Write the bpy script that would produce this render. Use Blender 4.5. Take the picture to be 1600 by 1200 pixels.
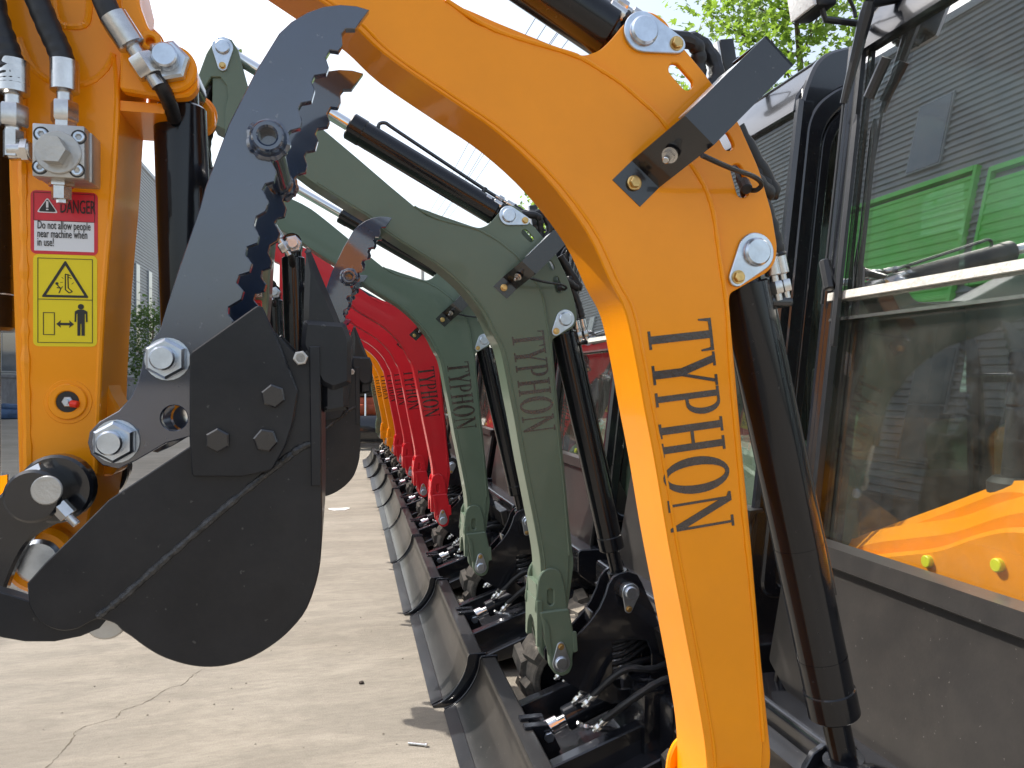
import bpy, bmesh, math, random
from mathutils import Vector, Matrix, noise
R = math.radians
sc = bpy.context.scene
for o in list(bpy.data.objects): bpy.data.objects.remove(o)
# ------------------------------------------------------------------ camera
F = 1201.0; TH = R(13.03); S = math.sin(TH); C = math.cos(TH); H = 1.26
cd = bpy.data.cameras.new('camera'); cam = bpy.data.objects.new('camera', cd)
sc.collection.objects.link(cam); sc.camera = cam
cd.sensor_width = 36; cd.lens = 36 * F / 1600; cd.shift_y = -4 / 1600
cd.clip_start = .05; cd.clip_end = 2000
cam.location = (0, 0, H); cam.rotation_euler = (R(90), 0, -TH)
sc.render.resolution_x = 1024; sc.render.resolution_y = 768
# ------------------------------------------------------------------ light
SUN = Vector((-.52, .42, .77)).normalized()
w = bpy.data.worlds.new('World'); sc.world = w; w.use_nodes = True
nt = w.node_tree; bg = nt.nodes['Background']
sky = nt.nodes.new('ShaderNodeTexSky'); sky.sky_type = 'NISHITA'; sky.sun_disc = False
sky.sun_elevation = math.asin(SUN.z); sky.sun_rotation = math.atan2(SUN.x, SUN.y)
sky.air_density = 1.35; sky.dust_density = 4.0; sky.ozone_density = 2.2
hs_ = nt.nodes.new('ShaderNodeHueSaturation'); hs_.inputs['Saturation'].default_value = .62; hs_.inputs['Value'].default_value = 1.12
nt.links.new(sky.outputs[0], hs_.inputs['Color']); nt.links.new(hs_.outputs[0], bg.inputs[0]); bg.inputs[1].default_value = .15
sd = bpy.data.lights.new('sun', 'SUN'); sd.energy = 3.8; sd.angle = R(.6); sd.color = (1, .95, .87)
so = bpy.data.objects.new('sun', sd); sc.collection.objects.link(so)
so.rotation_euler = SUN.to_track_quat('Z', 'Y').to_euler(); so.location = (-5, 5, 20)
sc.view_settings.view_transform = 'Standard'; sc.view_settings.look = 'None'
sc.view_settings.gamma = 1; sc.view_settings.exposure = .80
# ------------------------------------------------------------------ materials
def mat(name, col, rough=.5, metal=0, bump=0, bscale=60, coat=0, var=0, vscale=6, dust=0, dcol=(.30, .26, .20), spec=.5, topdust=0, streak=0, scratch=0):
    m = bpy.data.materials.new(name); m.use_nodes = True; n = m.node_tree.nodes; l = m.node_tree.links
    b = n['Principled BSDF']; b.inputs['Base Color'].default_value = (*col, 1)
    b.inputs['Roughness'].default_value = rough; b.inputs['Metallic'].default_value = metal
    b.inputs['Coat Weight'].default_value = coat; b.inputs['Coat Roughness'].default_value = .06
    b.inputs['Specular IOR Level'].default_value = spec
    tc = n.new('ShaderNodeTexCoord')
    src = None
    if var or dust or topdust:
        nz = n.new('ShaderNodeTexNoise'); nz.inputs['Scale'].default_value = vscale; nz.inputs['Detail'].default_value = 8
        nz.inputs['Roughness'].default_value = .65
        l.new(tc.outputs['Object'], nz.inputs['Vector'])
        r = n.new('ShaderNodeValToRGB'); r.color_ramp.elements[0].position = .35; r.color_ramp.elements[1].position = .68
        r.color_ramp.elements[0].color = (*[c * (1 - var) for c in col], 1)
        r.color_ramp.elements[1].color = (*[min(1, c * (1 + var)) for c in col], 1)
        l.new(nz.outputs[0], r.inputs[0]); src = r.outputs[0]
        if dust or topdust:
            nz2 = n.new('ShaderNodeTexNoise'); nz2.inputs['Scale'].default_value = vscale * 2.3; nz2.inputs['Detail'].default_value = 10
            nz2.inputs['Roughness'].default_value = .75
            l.new(tc.outputs['Object'], nz2.inputs['Vector'])
            r2 = n.new('ShaderNodeValToRGB'); r2.color_ramp.elements[0].position = .42; r2.color_ramp.elements[1].position = .75
            l.new(nz2.outputs[0], r2.inputs[0])
            ml = n.new('ShaderNodeMath'); ml.operation = 'MULTIPLY'; ml.inputs[1].default_value = dust
            l.new(r2.outputs[0], ml.inputs[0]); fac = ml.outputs[0]
            if topdust:
                g = n.new('ShaderNodeNewGeometry'); sx = n.new('ShaderNodeSeparateXYZ'); l.new(g.outputs['Normal'], sx.inputs[0])
                mt = n.new('ShaderNodeMath'); mt.operation = 'MULTIPLY_ADD'; mt.use_clamp = True
                mt.inputs[1].default_value = topdust; l.new(sx.outputs['Z'], mt.inputs[0]); l.new(fac, mt.inputs[2]); fac = mt.outputs[0]
            mx = n.new('ShaderNodeMix'); mx.data_type = 'RGBA'; mx.inputs['B'].default_value = (*dcol, 1)
            l.new(fac, mx.inputs['Factor']); l.new(src, mx.inputs['A']); src = mx.outputs['Result']
            mr = n.new('ShaderNodeMath'); mr.operation = 'MULTIPLY_ADD'; mr.inputs[1].default_value = .5; mr.inputs[2].default_value = rough
            mr.use_clamp = True; l.new(fac, mr.inputs[0]); l.new(mr.outputs[0], b.inputs['Roughness'])
    if scratch:
        v = n.new('ShaderNodeTexNoise'); v.inputs['Scale'].default_value = 130; v.inputs['Detail'].default_value = 2
        l.new(tc.outputs['Object'], v.inputs['Vector'])
        r3 = n.new('ShaderNodeValToRGB'); r3.color_ramp.elements[0].position = .73; r3.color_ramp.elements[1].position = .76
        l.new(v.outputs[0], r3.inputs[0])
        m3 = n.new('ShaderNodeMath'); m3.operation = 'MULTIPLY'; m3.inputs[1].default_value = scratch; l.new(r3.outputs[0], m3.inputs[0])
        mx = n.new('ShaderNodeMix'); mx.data_type = 'RGBA'; mx.inputs['B'].default_value = (.45, .43, .4, 1)
        l.new(m3.outputs[0], mx.inputs['Factor'])
        if src is None: mx.inputs['A'].default_value = (*col, 1)
        else: l.new(src, mx.inputs['A'])
        src = mx.outputs['Result']
    if src is not None: l.new(src, b.inputs['Base Color'])
    if bump:
        bz = n.new('ShaderNodeTexNoise'); bz.inputs['Scale'].default_value = bscale; bz.inputs['Detail'].default_value = 3
        l.new(tc.outputs['Object'], bz.inputs['Vector'])
        bp = n.new('ShaderNodeBump'); bp.inputs['Strength'].default_value = bump; bp.inputs['Distance'].default_value = .002
        l.new(bz.outputs[0], bp.inputs['Height']); l.new(bp.outputs[0], b.inputs['Normal'])
    return m
def paint(name, col): return mat(name, col, .36, bump=.05, bscale=170, coat=.34, var=.05, vscale=5, spec=.22)
M = {}
M['orange'] = paint('orange_paint', (.93, .312, .0015)); M['green'] = paint('green_paint', (.122, .168, .122))
M['red'] = paint('red_paint', (.62, .018, .028))
M['black'] = mat('black_paint', (.008, .009, .013), .24, bump=.05, bscale=190, coat=.5, var=.25, dust=.06, dcol=(.12, .12, .12), scratch=.10)
M['gloss'] = mat('cylinder_paint', (.007, .008, .011), .17, bump=.03, bscale=120, coat=.2, var=.2, dust=.03, dcol=(.12, .12, .12), scratch=.08, spec=.32)
M['thumb'] = mat('thumb_paint_sky_tint', (.016, .032, .072), .24, bump=.06, bscale=150, coat=1, var=.25, dust=.05, dcol=(.12, .13, .15), scratch=.15)  # black thumb paint; blue of the reflected sky is mixed into the base colour
for k_ in ('thumb', 'gloss', 'black'): M[k_].node_tree.nodes['Principled BSDF'].inputs['Coat IOR'].default_value = 1.9 if k_ == 'thumb' else 1.6
M['bucket'] = mat('bucket_paint', (.0085, .010, .014), .33, coat=.15, spec=.32, bump=.10, bscale=120, var=.30, dust=.10, dcol=(.11, .10, .09), vscale=4, scratch=.1)
M['blade'] = mat('blade_paint', (.015, .014, .014), .33, bump=.06, bscale=90, coat=.2, var=.3, dust=.10, dcol=(.10, .09, .08), vscale=3, scratch=.4)
M['panel'] = mat('panel_paint', (.027, .025, .024), .30, bump=.07, bscale=160, coat=.3, var=.08, dust=.10, dcol=(.15, .13, .11), vscale=5, scratch=.2)
M['weld'] = mat('weld_bead', (.018, .018, .020), .40, bump=1, bscale=220, var=.5, vscale=60, dust=.35, dcol=(.22, .21, .20))
M['zinc'] = mat('zinc_steel', (.58, .64, .72), .30, 1, bump=.15, bscale=90, var=.15, vscale=30)
M['chrome'] = mat('chrome_rod', (.80, .80, .80), .10, 1)
M['steel'] = mat('fitting_steel', (.62, .61, .60), .26, 1, bump=.1, bscale=120, var=.12, vscale=40)
M['brass'] = mat('yellow_zinc', (.62, .42, .17), .30, 1, var=.2, vscale=60)
M['alu'] = mat('valve_casting', (.50, .49, .47), .42, .75, bump=.25, bscale=260, var=.10, vscale=30)
M['rubber'] = mat('hose_rubber', (.012, .013, .016), .45, bump=.35, bscale=90, var=.3, dust=.1, dcol=(.1, .1, .1), vscale=30)
M['track'] = mat('track_rubber', (.06, .056, .05), .8, bump=.6, bscale=60, var=.3, dust=.6, dcol=(.34, .29, .23), vscale=9, topdust=.5)
M['trim'] = mat('cab_trim', (.010, .011, .014), .38, bump=.1, bscale=150, coat=.2, var=.2, dust=.08, dcol=(.12, .12, .12))
M['seat'] = mat('seat_vinyl', (.02, .02, .021), .6, bump=.3, bscale=120)
M['shade'] = mat('lamp_lens', (.75, .77, .80), .15, spec=.8, bump=.8, bscale=120)
M['sblack'] = mat('lettering_film', (.035, .022, .020), .20, coat=.8, bump=.8, bscale=140, var=.35, vscale=60)
M['ink'] = mat('decal_ink', (.018, .016, .014), .5); M['dred'] = mat('decal_red', (.62, .02, .035), .35, var=.05)
M['dwhite'] = mat('decal_white', (.72, .72, .74), .4); M['dyellow'] = mat('decal_yellow', (.80, .62, .0), .4)
M['redcap'] = mat('red_cap', (.8, .03, .01), .4); M['yellowcap'] = mat('yellow_cap', (.75, .75, .02), .4)
M['seal'] = mat('seal_strip', (.55, .54, .50), .8, bump=1, bscale=160, var=.25, vscale=60)
M['bark'] = mat('bark', (.13, .10, .075), .85, bump=1, bscale=30, var=.4)
def leafmat(name, col, tr):
    m = mat(name, col, .5, var=.5, vscale=1.7); n = m.node_tree.nodes; l = m.node_tree.links; b = n['Principled BSDF']
    t = n.new('ShaderNodeBsdfTranslucent'); t.inputs[0].default_value = (*tr, 1)
    a = n.new('ShaderNodeMixShader'); a.inputs[0].default_value = .45
    l.new(b.outputs[0], a.inputs[1]); l.new(t.outputs[0], a.inputs[2]); l.new(a.outputs[0], n['Material Output'].inputs[0]); return m
M['leaf'] = leafmat('leaf', (.11, .19, .03), (.32, .50, .06)); M['leaf2'] = leafmat('leaf_dark', (.075, .13, .04), (.16, .27, .06))
def glassmat(name, tint, base):
    m = bpy.data.materials.new(name); m.use_nodes = True; n = m.node_tree.nodes; l = m.node_tree.links
    n.remove(n['Principled BSDF'])
    t = n.new('ShaderNodeBsdfTransparent'); t.inputs[0].default_value = (*tint, 1)
    g = n.new('ShaderNodeBsdfGlossy'); g.inputs['Roughness'].default_value = .008; g.inputs[0].default_value = (1, 1, 1, 1)
    fr = n.new('ShaderNodeLayerWeight'); fr.inputs[0].default_value = .5; pw = n.new('ShaderNodeMath'); pw.operation = 'POWER'; pw.inputs[1].default_value = 4
    l.new(fr.outputs['Facing'], pw.inputs[0])
    ma = n.new('ShaderNodeMath'); ma.operation = 'MULTIPLY_ADD'; ma.inputs[1].default_value = .85; ma.inputs[2].default_value = base; ma.use_clamp = True
    l.new(pw.outputs[0], ma.inputs[0])
    mx = n.new('ShaderNodeMixShader'); l.new(ma.outputs[0], mx.inputs[0]); l.new(t.outputs[0], mx.inputs[1]); l.new(g.outputs[0], mx.inputs[2])
    # thin dust film
    d = n.new('ShaderNodeBsdfDiffuse'); d.inputs[0].default_value = (.35, .33, .3, 1)
    tc = n.new('ShaderNodeTexCoord'); nz = n.new('ShaderNodeTexNoise'); nz.inputs['Scale'].default_value = 9; nz.inputs['Detail'].default_value = 12; nz.inputs['Roughness'].default_value = .8
    l.new(tc.outputs['Object'], nz.inputs[0]); rr = n.new('ShaderNodeMapRange'); rr.inputs[1].default_value = .4; rr.inputs[2].default_value = .8
    rr.inputs[3].default_value = .01; rr.inputs[4].default_value = .075; l.new(nz.outputs[0], rr.inputs[0])
    m2 = n.new('ShaderNodeMixShader'); l.new(rr.outputs[0], m2.inputs[0]); l.new(mx.outputs[0], m2.inputs[1]); l.new(d.outputs[0], m2.inputs[2])
    l.new(m2.outputs[0], n['Material Output'].inputs[0]); return m
M['glass'] = glassmat('cab_glass', (.82, .88, .85), .05)
M['front_glass'] = glassmat('windscreen_glass', (.80, .86, .83), .34); M['lower_glass'] = glassmat('lower_windscreen_glass', (.92, .95, .93), .10)
M['winglass'] = mat('window_glass', (.05, .07, .09), .08, spec=1, coat=1)
# ------------------------------------------------------------------ mesh builder
def cat(pts, n=6, closed=False):
    P = [Vector(p) for p in pts]; out = []; L = len(P); rng = L if closed else L - 1
    for i in range(rng):
        if closed: a, b, c, d = P[i - 1], P[i], P[(i + 1) % L], P[(i + 2) % L]
        else: a, b, c, d = P[max(i - 1, 0)], P[i], P[i + 1], P[min(i + 2, L - 1)]
        for k in range(n):
            t = k / n
            out.append(.5 * ((2 * b) + (c - a) * t + (2 * a - 5 * b + 4 * c - d) * t * t + (3 * b - a - 3 * c + d) * t ** 3))
    if not closed: out.append(P[-1])
    return out
def circ(cx, cz, r, n=28, a0=0, a1=360):
    full = (a1 - a0 == 360); m = n if full else n + 1
    return [(cx + r * math.cos(R(a0 + (a1 - a0) * i / n)), cz + r * math.sin(R(a0 + (a1 - a0) * i / n))) for i in range(m)]
def rrect(x0, z0, x1, z1, r, n=5):
    out = []
    for cx, cz, a in ((x1 - r, z1 - r, 0), (x0 + r, z1 - r, 90), (x0 + r, z0 + r, 180), (x1 - r, z0 + r, 270)):
        out += circ(cx, cz, r, n, a, a + 90)
    return out
def slot(x0, z0, x1, z1, r, n=8):
    a = math.degrees(math.atan2(z1 - z0, x1 - x0))
    return circ(x0, z0, r, n, a + 90, a + 270) + circ(x1, z1, r, n, a - 90, a + 90)
def rounded(pts, rs, n=5):
    """polygon with rounded corners; rs a radius or list"""
    P = [Vector(p[:2]) for p in pts]; L = len(P); out = []
    for i in range(L):
        r = rs[i] if isinstance(rs, (list, tuple)) else rs
        a, b, c = P[i - 1], P[i], P[(i + 1) % L]
        if r <= 0: out.append(tuple(b)); continue
        d1 = (a - b); d2 = (c - b); k = min(r, d1.length * .45, d2.length * .45)
        p = b + d1.normalized() * k; q = b + d2.normalized() * k
        for j in range(n + 1):
            t = j / n; out.append(tuple((1 - t) ** 2 * p + 2 * t * (1 - t) * b + t * t * q))
    return out
class G:
    def __init__(s): s.v = []; s.f = []
    def add(s, vs, fs):
        o = len(s.v); s.v += [Vector(x) for x in vs]; s.f += [tuple(i + o for i in f) for f in fs]; return s
    def poly(s, outs, y0, y1, bev=.0015, axis='Y'):
        """flat outline (x,z), first ring is the outside, others holes, extruded from y0 to y1"""
        if outs and not isinstance(outs[0][0], (tuple, list, Vector)): outs = [outs]
        cu = bpy.data.curves.new('t', 'CURVE'); cu.dimensions = '2D'; cu.fill_mode = 'BOTH'
        t = abs(y1 - y0); bev = min(bev, t * .3); cu.extrude = t / 2 - bev; cu.bevel_depth = bev; cu.bevel_resolution = 0; cu.offset = -bev
        for ring in outs:
            sp = cu.splines.new('POLY'); sp.points.add(len(ring) - 1); sp.use_cyclic_u = True
            for i, p in enumerate(ring): sp.points[i].co = (p[0], p[1], 0, 1)
        ob = bpy.data.objects.new('t', cu); sc.collection.objects.link(ob)
        dg = bpy.context.evaluated_depsgraph_get(); me = bpy.data.meshes.new_from_object(ob.evaluated_get(dg))
        ym = (y0 + y1) / 2
        if axis == 'Y': vs = [(v.co.x, ym - v.co.z, v.co.y) for v in me.vertices]
        elif axis == 'X': vs = [(ym + v.co.z, v.co.x, v.co.y) for v in me.vertices]
        else: vs = [(v.co.x, v.co.y, ym + v.co.z) for v in me.vertices]
        s.add(vs, [tuple(p.vertices) for p in me.polygons])
        bpy.data.objects.remove(ob); bpy.data.curves.remove(cu); bpy.data.meshes.remove(me); return s
    def box(s, a, b, bev=0, mtx=None):
        bm = bmesh.new(); bmesh.ops.create_cube(bm, size=1)
        a = Vector(a); b = Vector(b)
        for v in bm.verts: v.co = Vector([(a[i] + b[i]) / 2 + v.co[i] * (b[i] - a[i]) for i in range(3)])
        if bev: bmesh.ops.bevel(bm, geom=bm.edges[:], offset=bev, segments=2, affect='EDGES', profile=.5)
        if mtx: bmesh.ops.transform(bm, matrix=mtx, verts=bm.verts[:])
        bm.verts.index_update(); s.add([v.co.copy() for v in bm.verts], [tuple(v.index for v in f.verts) for f in bm.faces]); bm.free(); return s
    def tube(s, pts, r, n=12, caps=True, hollow=0):
        P = [Vector(p) for p in pts]; L = len(P); vs = []; fs = []
        rs = r if isinstance(r, (list, tuple)) else [r] * L
        d0 = (P[1] - P[0]).normalized(); up = Vector((0, 0, 1)) if abs(d0.z) < .9 else Vector((0, 1, 0))
        x = d0.cross(up).normalized()
        for i in range(L):
            d = (P[min(i + 1, L - 1)] - P[max(i - 1, 0)]).normalized()
            x = (x - d * x.dot(d)).normalized(); y = d.cross(x)
            for k in range(n):
                a = 2 * math.pi * k / n; vs.append(P[i] + (x * math.cos(a) + y * math.sin(a)) * rs[i])
        for i in range(L - 1):
            for k in range(n): fs.append((i * n + k, i * n + (k + 1) % n, (i + 1) * n + (k + 1) % n, (i + 1) * n + k))
        if caps: fs.append(tuple(range(n - 1, -1, -1))); fs.append(tuple((L - 1) * n + k for k in range(n)))
        return s.add(vs, fs)
    def cyl(s, a, b, r, n=24, ch=0, r2=None):
        a = Vector(a); b = Vector(b); d = (b - a).normalized(); r2 = r if r2 is None else r2
        if ch: return s.tube([a, a + d * ch, b - d * ch, b], [r - ch, r, r2, r2 - ch], n)
        return s.tube([a, b], [r, r2], n)
    def ring(s, cx, cz, ro, ri, y0, y1, n=28): return s.poly([circ(cx, cz, ro, n), circ(cx, cz, ri, n)], y0, y1, .002)
    def build(s, name, material, parent=None, smooth=35):
        me = bpy.data.meshes.new(name); me.from_pydata([tuple(v) for v in s.v], [], s.f); me.update()
        bm = bmesh.new(); bm.from_mesh(me); bmesh.ops.remove_doubles(bm, verts=bm.verts[:], dist=1e-6)
        bmesh.ops.recalc_face_normals(bm, faces=bm.faces[:]); bm.to_mesh(me); bm.free()
        if smooth:
            me.polygons.foreach_set('use_smooth', [True] * len(me.polygons)); me.set_sharp_from_angle(angle=R(smooth))
        me.materials.append(M[material] if isinstance(material, str) else material)
        o = bpy.data.objects.new(name, me); sc.collection.objects.link(o)
        if parent: o.parent = parent
        return o
def tag(o, label=None, cat_=None, group=None, kind=None):
    if label: o['label'] = label
    if cat_: o['category'] = cat_
    if group: o['group'] = group
    if kind: o['kind'] = kind
    return o
def empty(name, loc=(0, 0, 0)):
    o = bpy.data.objects.new(name, None); o.location = loc; o.empty_display_size = .3; sc.collection.objects.link(o); return o
# machine frame: origin on the ground under the boom's centre plane, x backwards (the machine faces -x)
XM = {0: -.10, 1: -.02}
def YB(n): return 1.2 * (n + .88)
def at(n, u, v, yo):
    Y = YB(n) + yo; X = Y * math.tan(TH + math.atan((u - 800) / F)); ww = X * S + Y * C
    return (X - XM[n], H - (v - 596) * ww / F)
def tr(n, pts, yo): return [at(n, u, v, yo) for u, v in pts]
def atx(X, u, v):
    Y = X / math.tan(TH + math.atan((u - 800) / F)); ww = X * S + Y * C
    return Vector((X, Y, H - (v - 596) * ww / F))
def bolt(g, x, y, z, r, t, side=-1, rot=0, shank=0):
    """hex head whose outer face looks towards side*y"""
    vs = circ(x, z, r, 6, rot, rot + 360); g.poly(vs, y, y + side * t, r * .12)
    if shank: g.cyl((x, y + side * t * .9, z), (x, y + side * (t + shank), z), r * .58, 20, r * .08)
def text(s, size, name, material, parent, p, ux, uy, t=.0006, nudge=.0):
    cu = bpy.data.curves.new('t', 'FONT'); cu.body = s; cu.size = size; cu.extrude = t / 2; cu.resolution_u = 3
    ob = bpy.data.objects.new('t', cu); sc.collection.objects.link(ob)
    me = bpy.data.meshes.new_from_object(ob.evaluated_get(bpy.context.evaluated_depsgraph_get()))
    g = G(); g.add([(p[0] + ux * v.co.x, p[1] - v.co.z, p[2] + uy * v.co.y) for v in me.vertices], [tuple(q.vertices) for q in me.polygons])
    bpy.data.objects.remove(ob); bpy.data.curves.remove(cu); bpy.data.meshes.remove(me)
    return g if name is None else g.build(name, material, parent, 0)
# ------------------------------------------------------------------ serif letters: strokes on a 1 x 1 grid
def letter(ch):
    q = []
    def rect(a, b, c, d): q.append([(a, b), (c, b), (c, d), (a, d)])
    def serif(cx, y, wd): rect(cx - wd, y - .02, cx + wd, y + .02)
    if ch == 'T':
        q.append([(0, 1), (1, 1), (1, .80), (.95, .80), (.90, .95), (.62, .955), (.62, .04), (.78, .04), (.78, 0), (.22, 0), (.22, .04), (.38, .04), (.38, .955), (.10, .95), (.05, .80), (0, .80)])
    elif ch == 'Y':
        q.append([(0, 1), (.42, 1), (.42, .96), (.32, .96), (.57, .53), (.80, .96), (.68, .96), (.68, 1), (1, 1), (1, .96), (.90, .96), (.62, .45), (.62, .04), (.78, .04), (.78, 0), (.22, 0), (.22, .04), (.38, .04), (.38, .45), (.10, .96), (0, .96)])
    elif ch == 'P':
        q.append([(0, 0), (.52, 0), (.52, .04), (.37, .04), (.37, .46)] + [(.55 + .43 * math.sin(R(a)), .73 - .27 * math.cos(R(a))) for a in range(0, 181, 15)] + [(0, 1), (0, .96), (.14, .96), (.14, .04), (0, .04)])
        return q, [[(.37, .51)] + [(.50 + .25 * math.sin(R(a)), .735 - .225 * math.cos(R(a))) for a in range(0, 181, 15)] + [(.37, .96)]]
    elif ch == 'H':
        q.append([(0, 0), (.44, 0), (.44, .04), (.33, .04), (.33, .48), (.69, .48), (.69, .04), (.58, .04), (.58, 0), (1, 0), (1, .04), (.90, .04), (.90, .96), (1, .96), (1, 1), (.58, 1), (.58, .96), (.69, .96), (.69, .53), (.33, .53), (.33, .96), (.44, .96), (.44, 1), (0, 1), (0, .96), (.11, .96), (.11, .04), (0, .04)])
    elif ch == 'O':
        q.append([(.5 + .5 * math.cos(R(a)), .5 + .52 * math.sin(R(a))) for a in range(0, 360, 12)])
        return q, [[(.5 + .27 * math.cos(R(a)), .5 + .455 * math.sin(R(a))) for a in range(0, 360, 12)]]
    elif ch == 'N':
        q.append([(0, 0), (.34, 0), (.34, .04), (.20, .04), (.20, .80), (.80, 0), (.90, 0), (.90, .96), (1, .96), (1, 1), (.68, 1), (.68, .96), (.83, .96), (.83, .25), (.26, 1), (0, 1), (0, .96), (.13, .93), (.13, .04), (0, .04)])
    return q, []
def lettering(word, widths, origin, down, across, h, y, t=.0008):
    g = G(); o = Vector(origin); d = Vector(down); a = Vector(across); pos = 0
    for ch, (wd, gap) in zip(word, widths):
        q, hs = letter(ch)
        cv = lambda ring: [tuple(o + d * (pos + p[0] * wd) + a * (h * p[1])) for p in ring]
        g.poly([cv(r) for r in q] + [cv(r) for r in hs], y, y - t, 0)
        pos += wd + gap
    return g
# ------------------------------------------------------------------ excavator
def lerp(a, b, t): return a + (b - a) * t
YN = -.055
def pin_plate(x, z, ang, y, s=1.0, parent=None, length=.058):
    """drop-shaped pin retainer: big round head, small yellow bolt at its tail (ang = direction of the tail)"""
    d = Vector((math.cos(R(ang)), math.sin(R(ang)))); r1 = .027 * s; r2 = .012 * s; L = length * s
    al = math.degrees(math.acos((r1 - r2) / L))
    out = circ(x, z, r1, 20, ang + al, ang + 360 - al) + circ(x + d.x * L, z + d.y * L, r2, 8, ang - al, ang + al)
    g = G(); g.poly(out, y, y - .006, .001)
    g.cyl((x, y - .006, z), (x, y - .014, z), .019 * s, 26, .0025)
    g.tube([(x + .017 * s * math.cos(a), y - .0065, z + .017 * s * math.sin(a)) for a in [2 * math.pi * i / 20 for i in range(21)]], .003 * s, 6)
    p = g.build('pin_plate', 'zinc', parent)
    b = G(); b.cyl((x + d.x * L * .97, y - .006, z + d.y * L * .97), (x + d.x * L * .97, y - .008, z + d.y * L * .97), .0095 * s, 16)
    bolt(b, x + d.x * L * .97, y - .008, z + d.y * L * .97, .0075 * s, .005, -1, 12)
    g2 = G(); g2.cyl((x, y - .0141, z), (x, y - .0146, z), .0028 * s, 10)
    return p, b
def hyd(p0, p1, r, rodlen, rr, name, root, eye0=.02, eye1=.02, mats='gloss', rings=(.86, .93), rod='chrome'):
    """cylinder: barrel from p0, rod ending at p1"""
    p0 = Vector(p0); p1 = Vector(p1); d = (p1 - p0).normalized(); L = (p1 - p0).length
    b1 = p1 - d * rodlen; b0 = p0 + d * .035
    g = G(); g.cyl(b0, b1, r, 32, .003)
    for k in rings:
        q = b0.lerp(b1, k); g.tube([q - d * .0012, q + d * .0012], r + .0006, 32, False)
    g.cyl(b1 - d * .045, b1 - d * .002, r + .002, 32, .002)
    g.cyl(p0, b0 + d * .01, r * .72, 20); g.cyl(p0 - Vector((0, eye0, 0)), p0 + Vector((0, eye0, 0)), r * .8, 24, .003)
    ob = g.build(name, mats, root)
    h = G(); h.cyl(b1 - d * .01, p1 - d * .02, rr, 24); h.cyl(p1 - d * .045, p1, rr * 1.5, 16)
    h.cyl(p1 - Vector((0, eye1, 0)), p1 + Vector((0, eye1, 0)), min(.026, r * .58), 24, .003)
    h.build('rod', rod, ob)
    return ob, b0, b1, d
def fitting(g, p, d, s=1.0):
    """crimped ferrule and hex nut at a hose end; d points away from the hose"""
    p = Vector(p); d = Vector(d).normalized()
    g.tube([p - d * .045 * s, p - d * .044 * s, p - d * .012 * s, p - d * .01 * s], [.0125 * s, .0142 * s, .0142 * s, .011 * s], 20)
    g.cyl(p - d * .01 * s, p + d * .004 * s, .008 * s, 14)
    g.tube([p, p + d * .002 * s, p + d * .020 * s, p + d * .022 * s], [.0125 * s, .0138 * s, .0138 * s, .0125 * s], 6)
    g.cyl(p + d * .02 * s, p + d * .034 * s, .0075 * s, 12)
def weldpath(pts2, y, r=.004, lump=.35, seed=1):
    rnd = random.Random(seed); P = cat([(x, y, z) for x, z in pts2], 10)
    return P, [r * (1 + lump * (rnd.random() - .5)) for _ in P]

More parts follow.
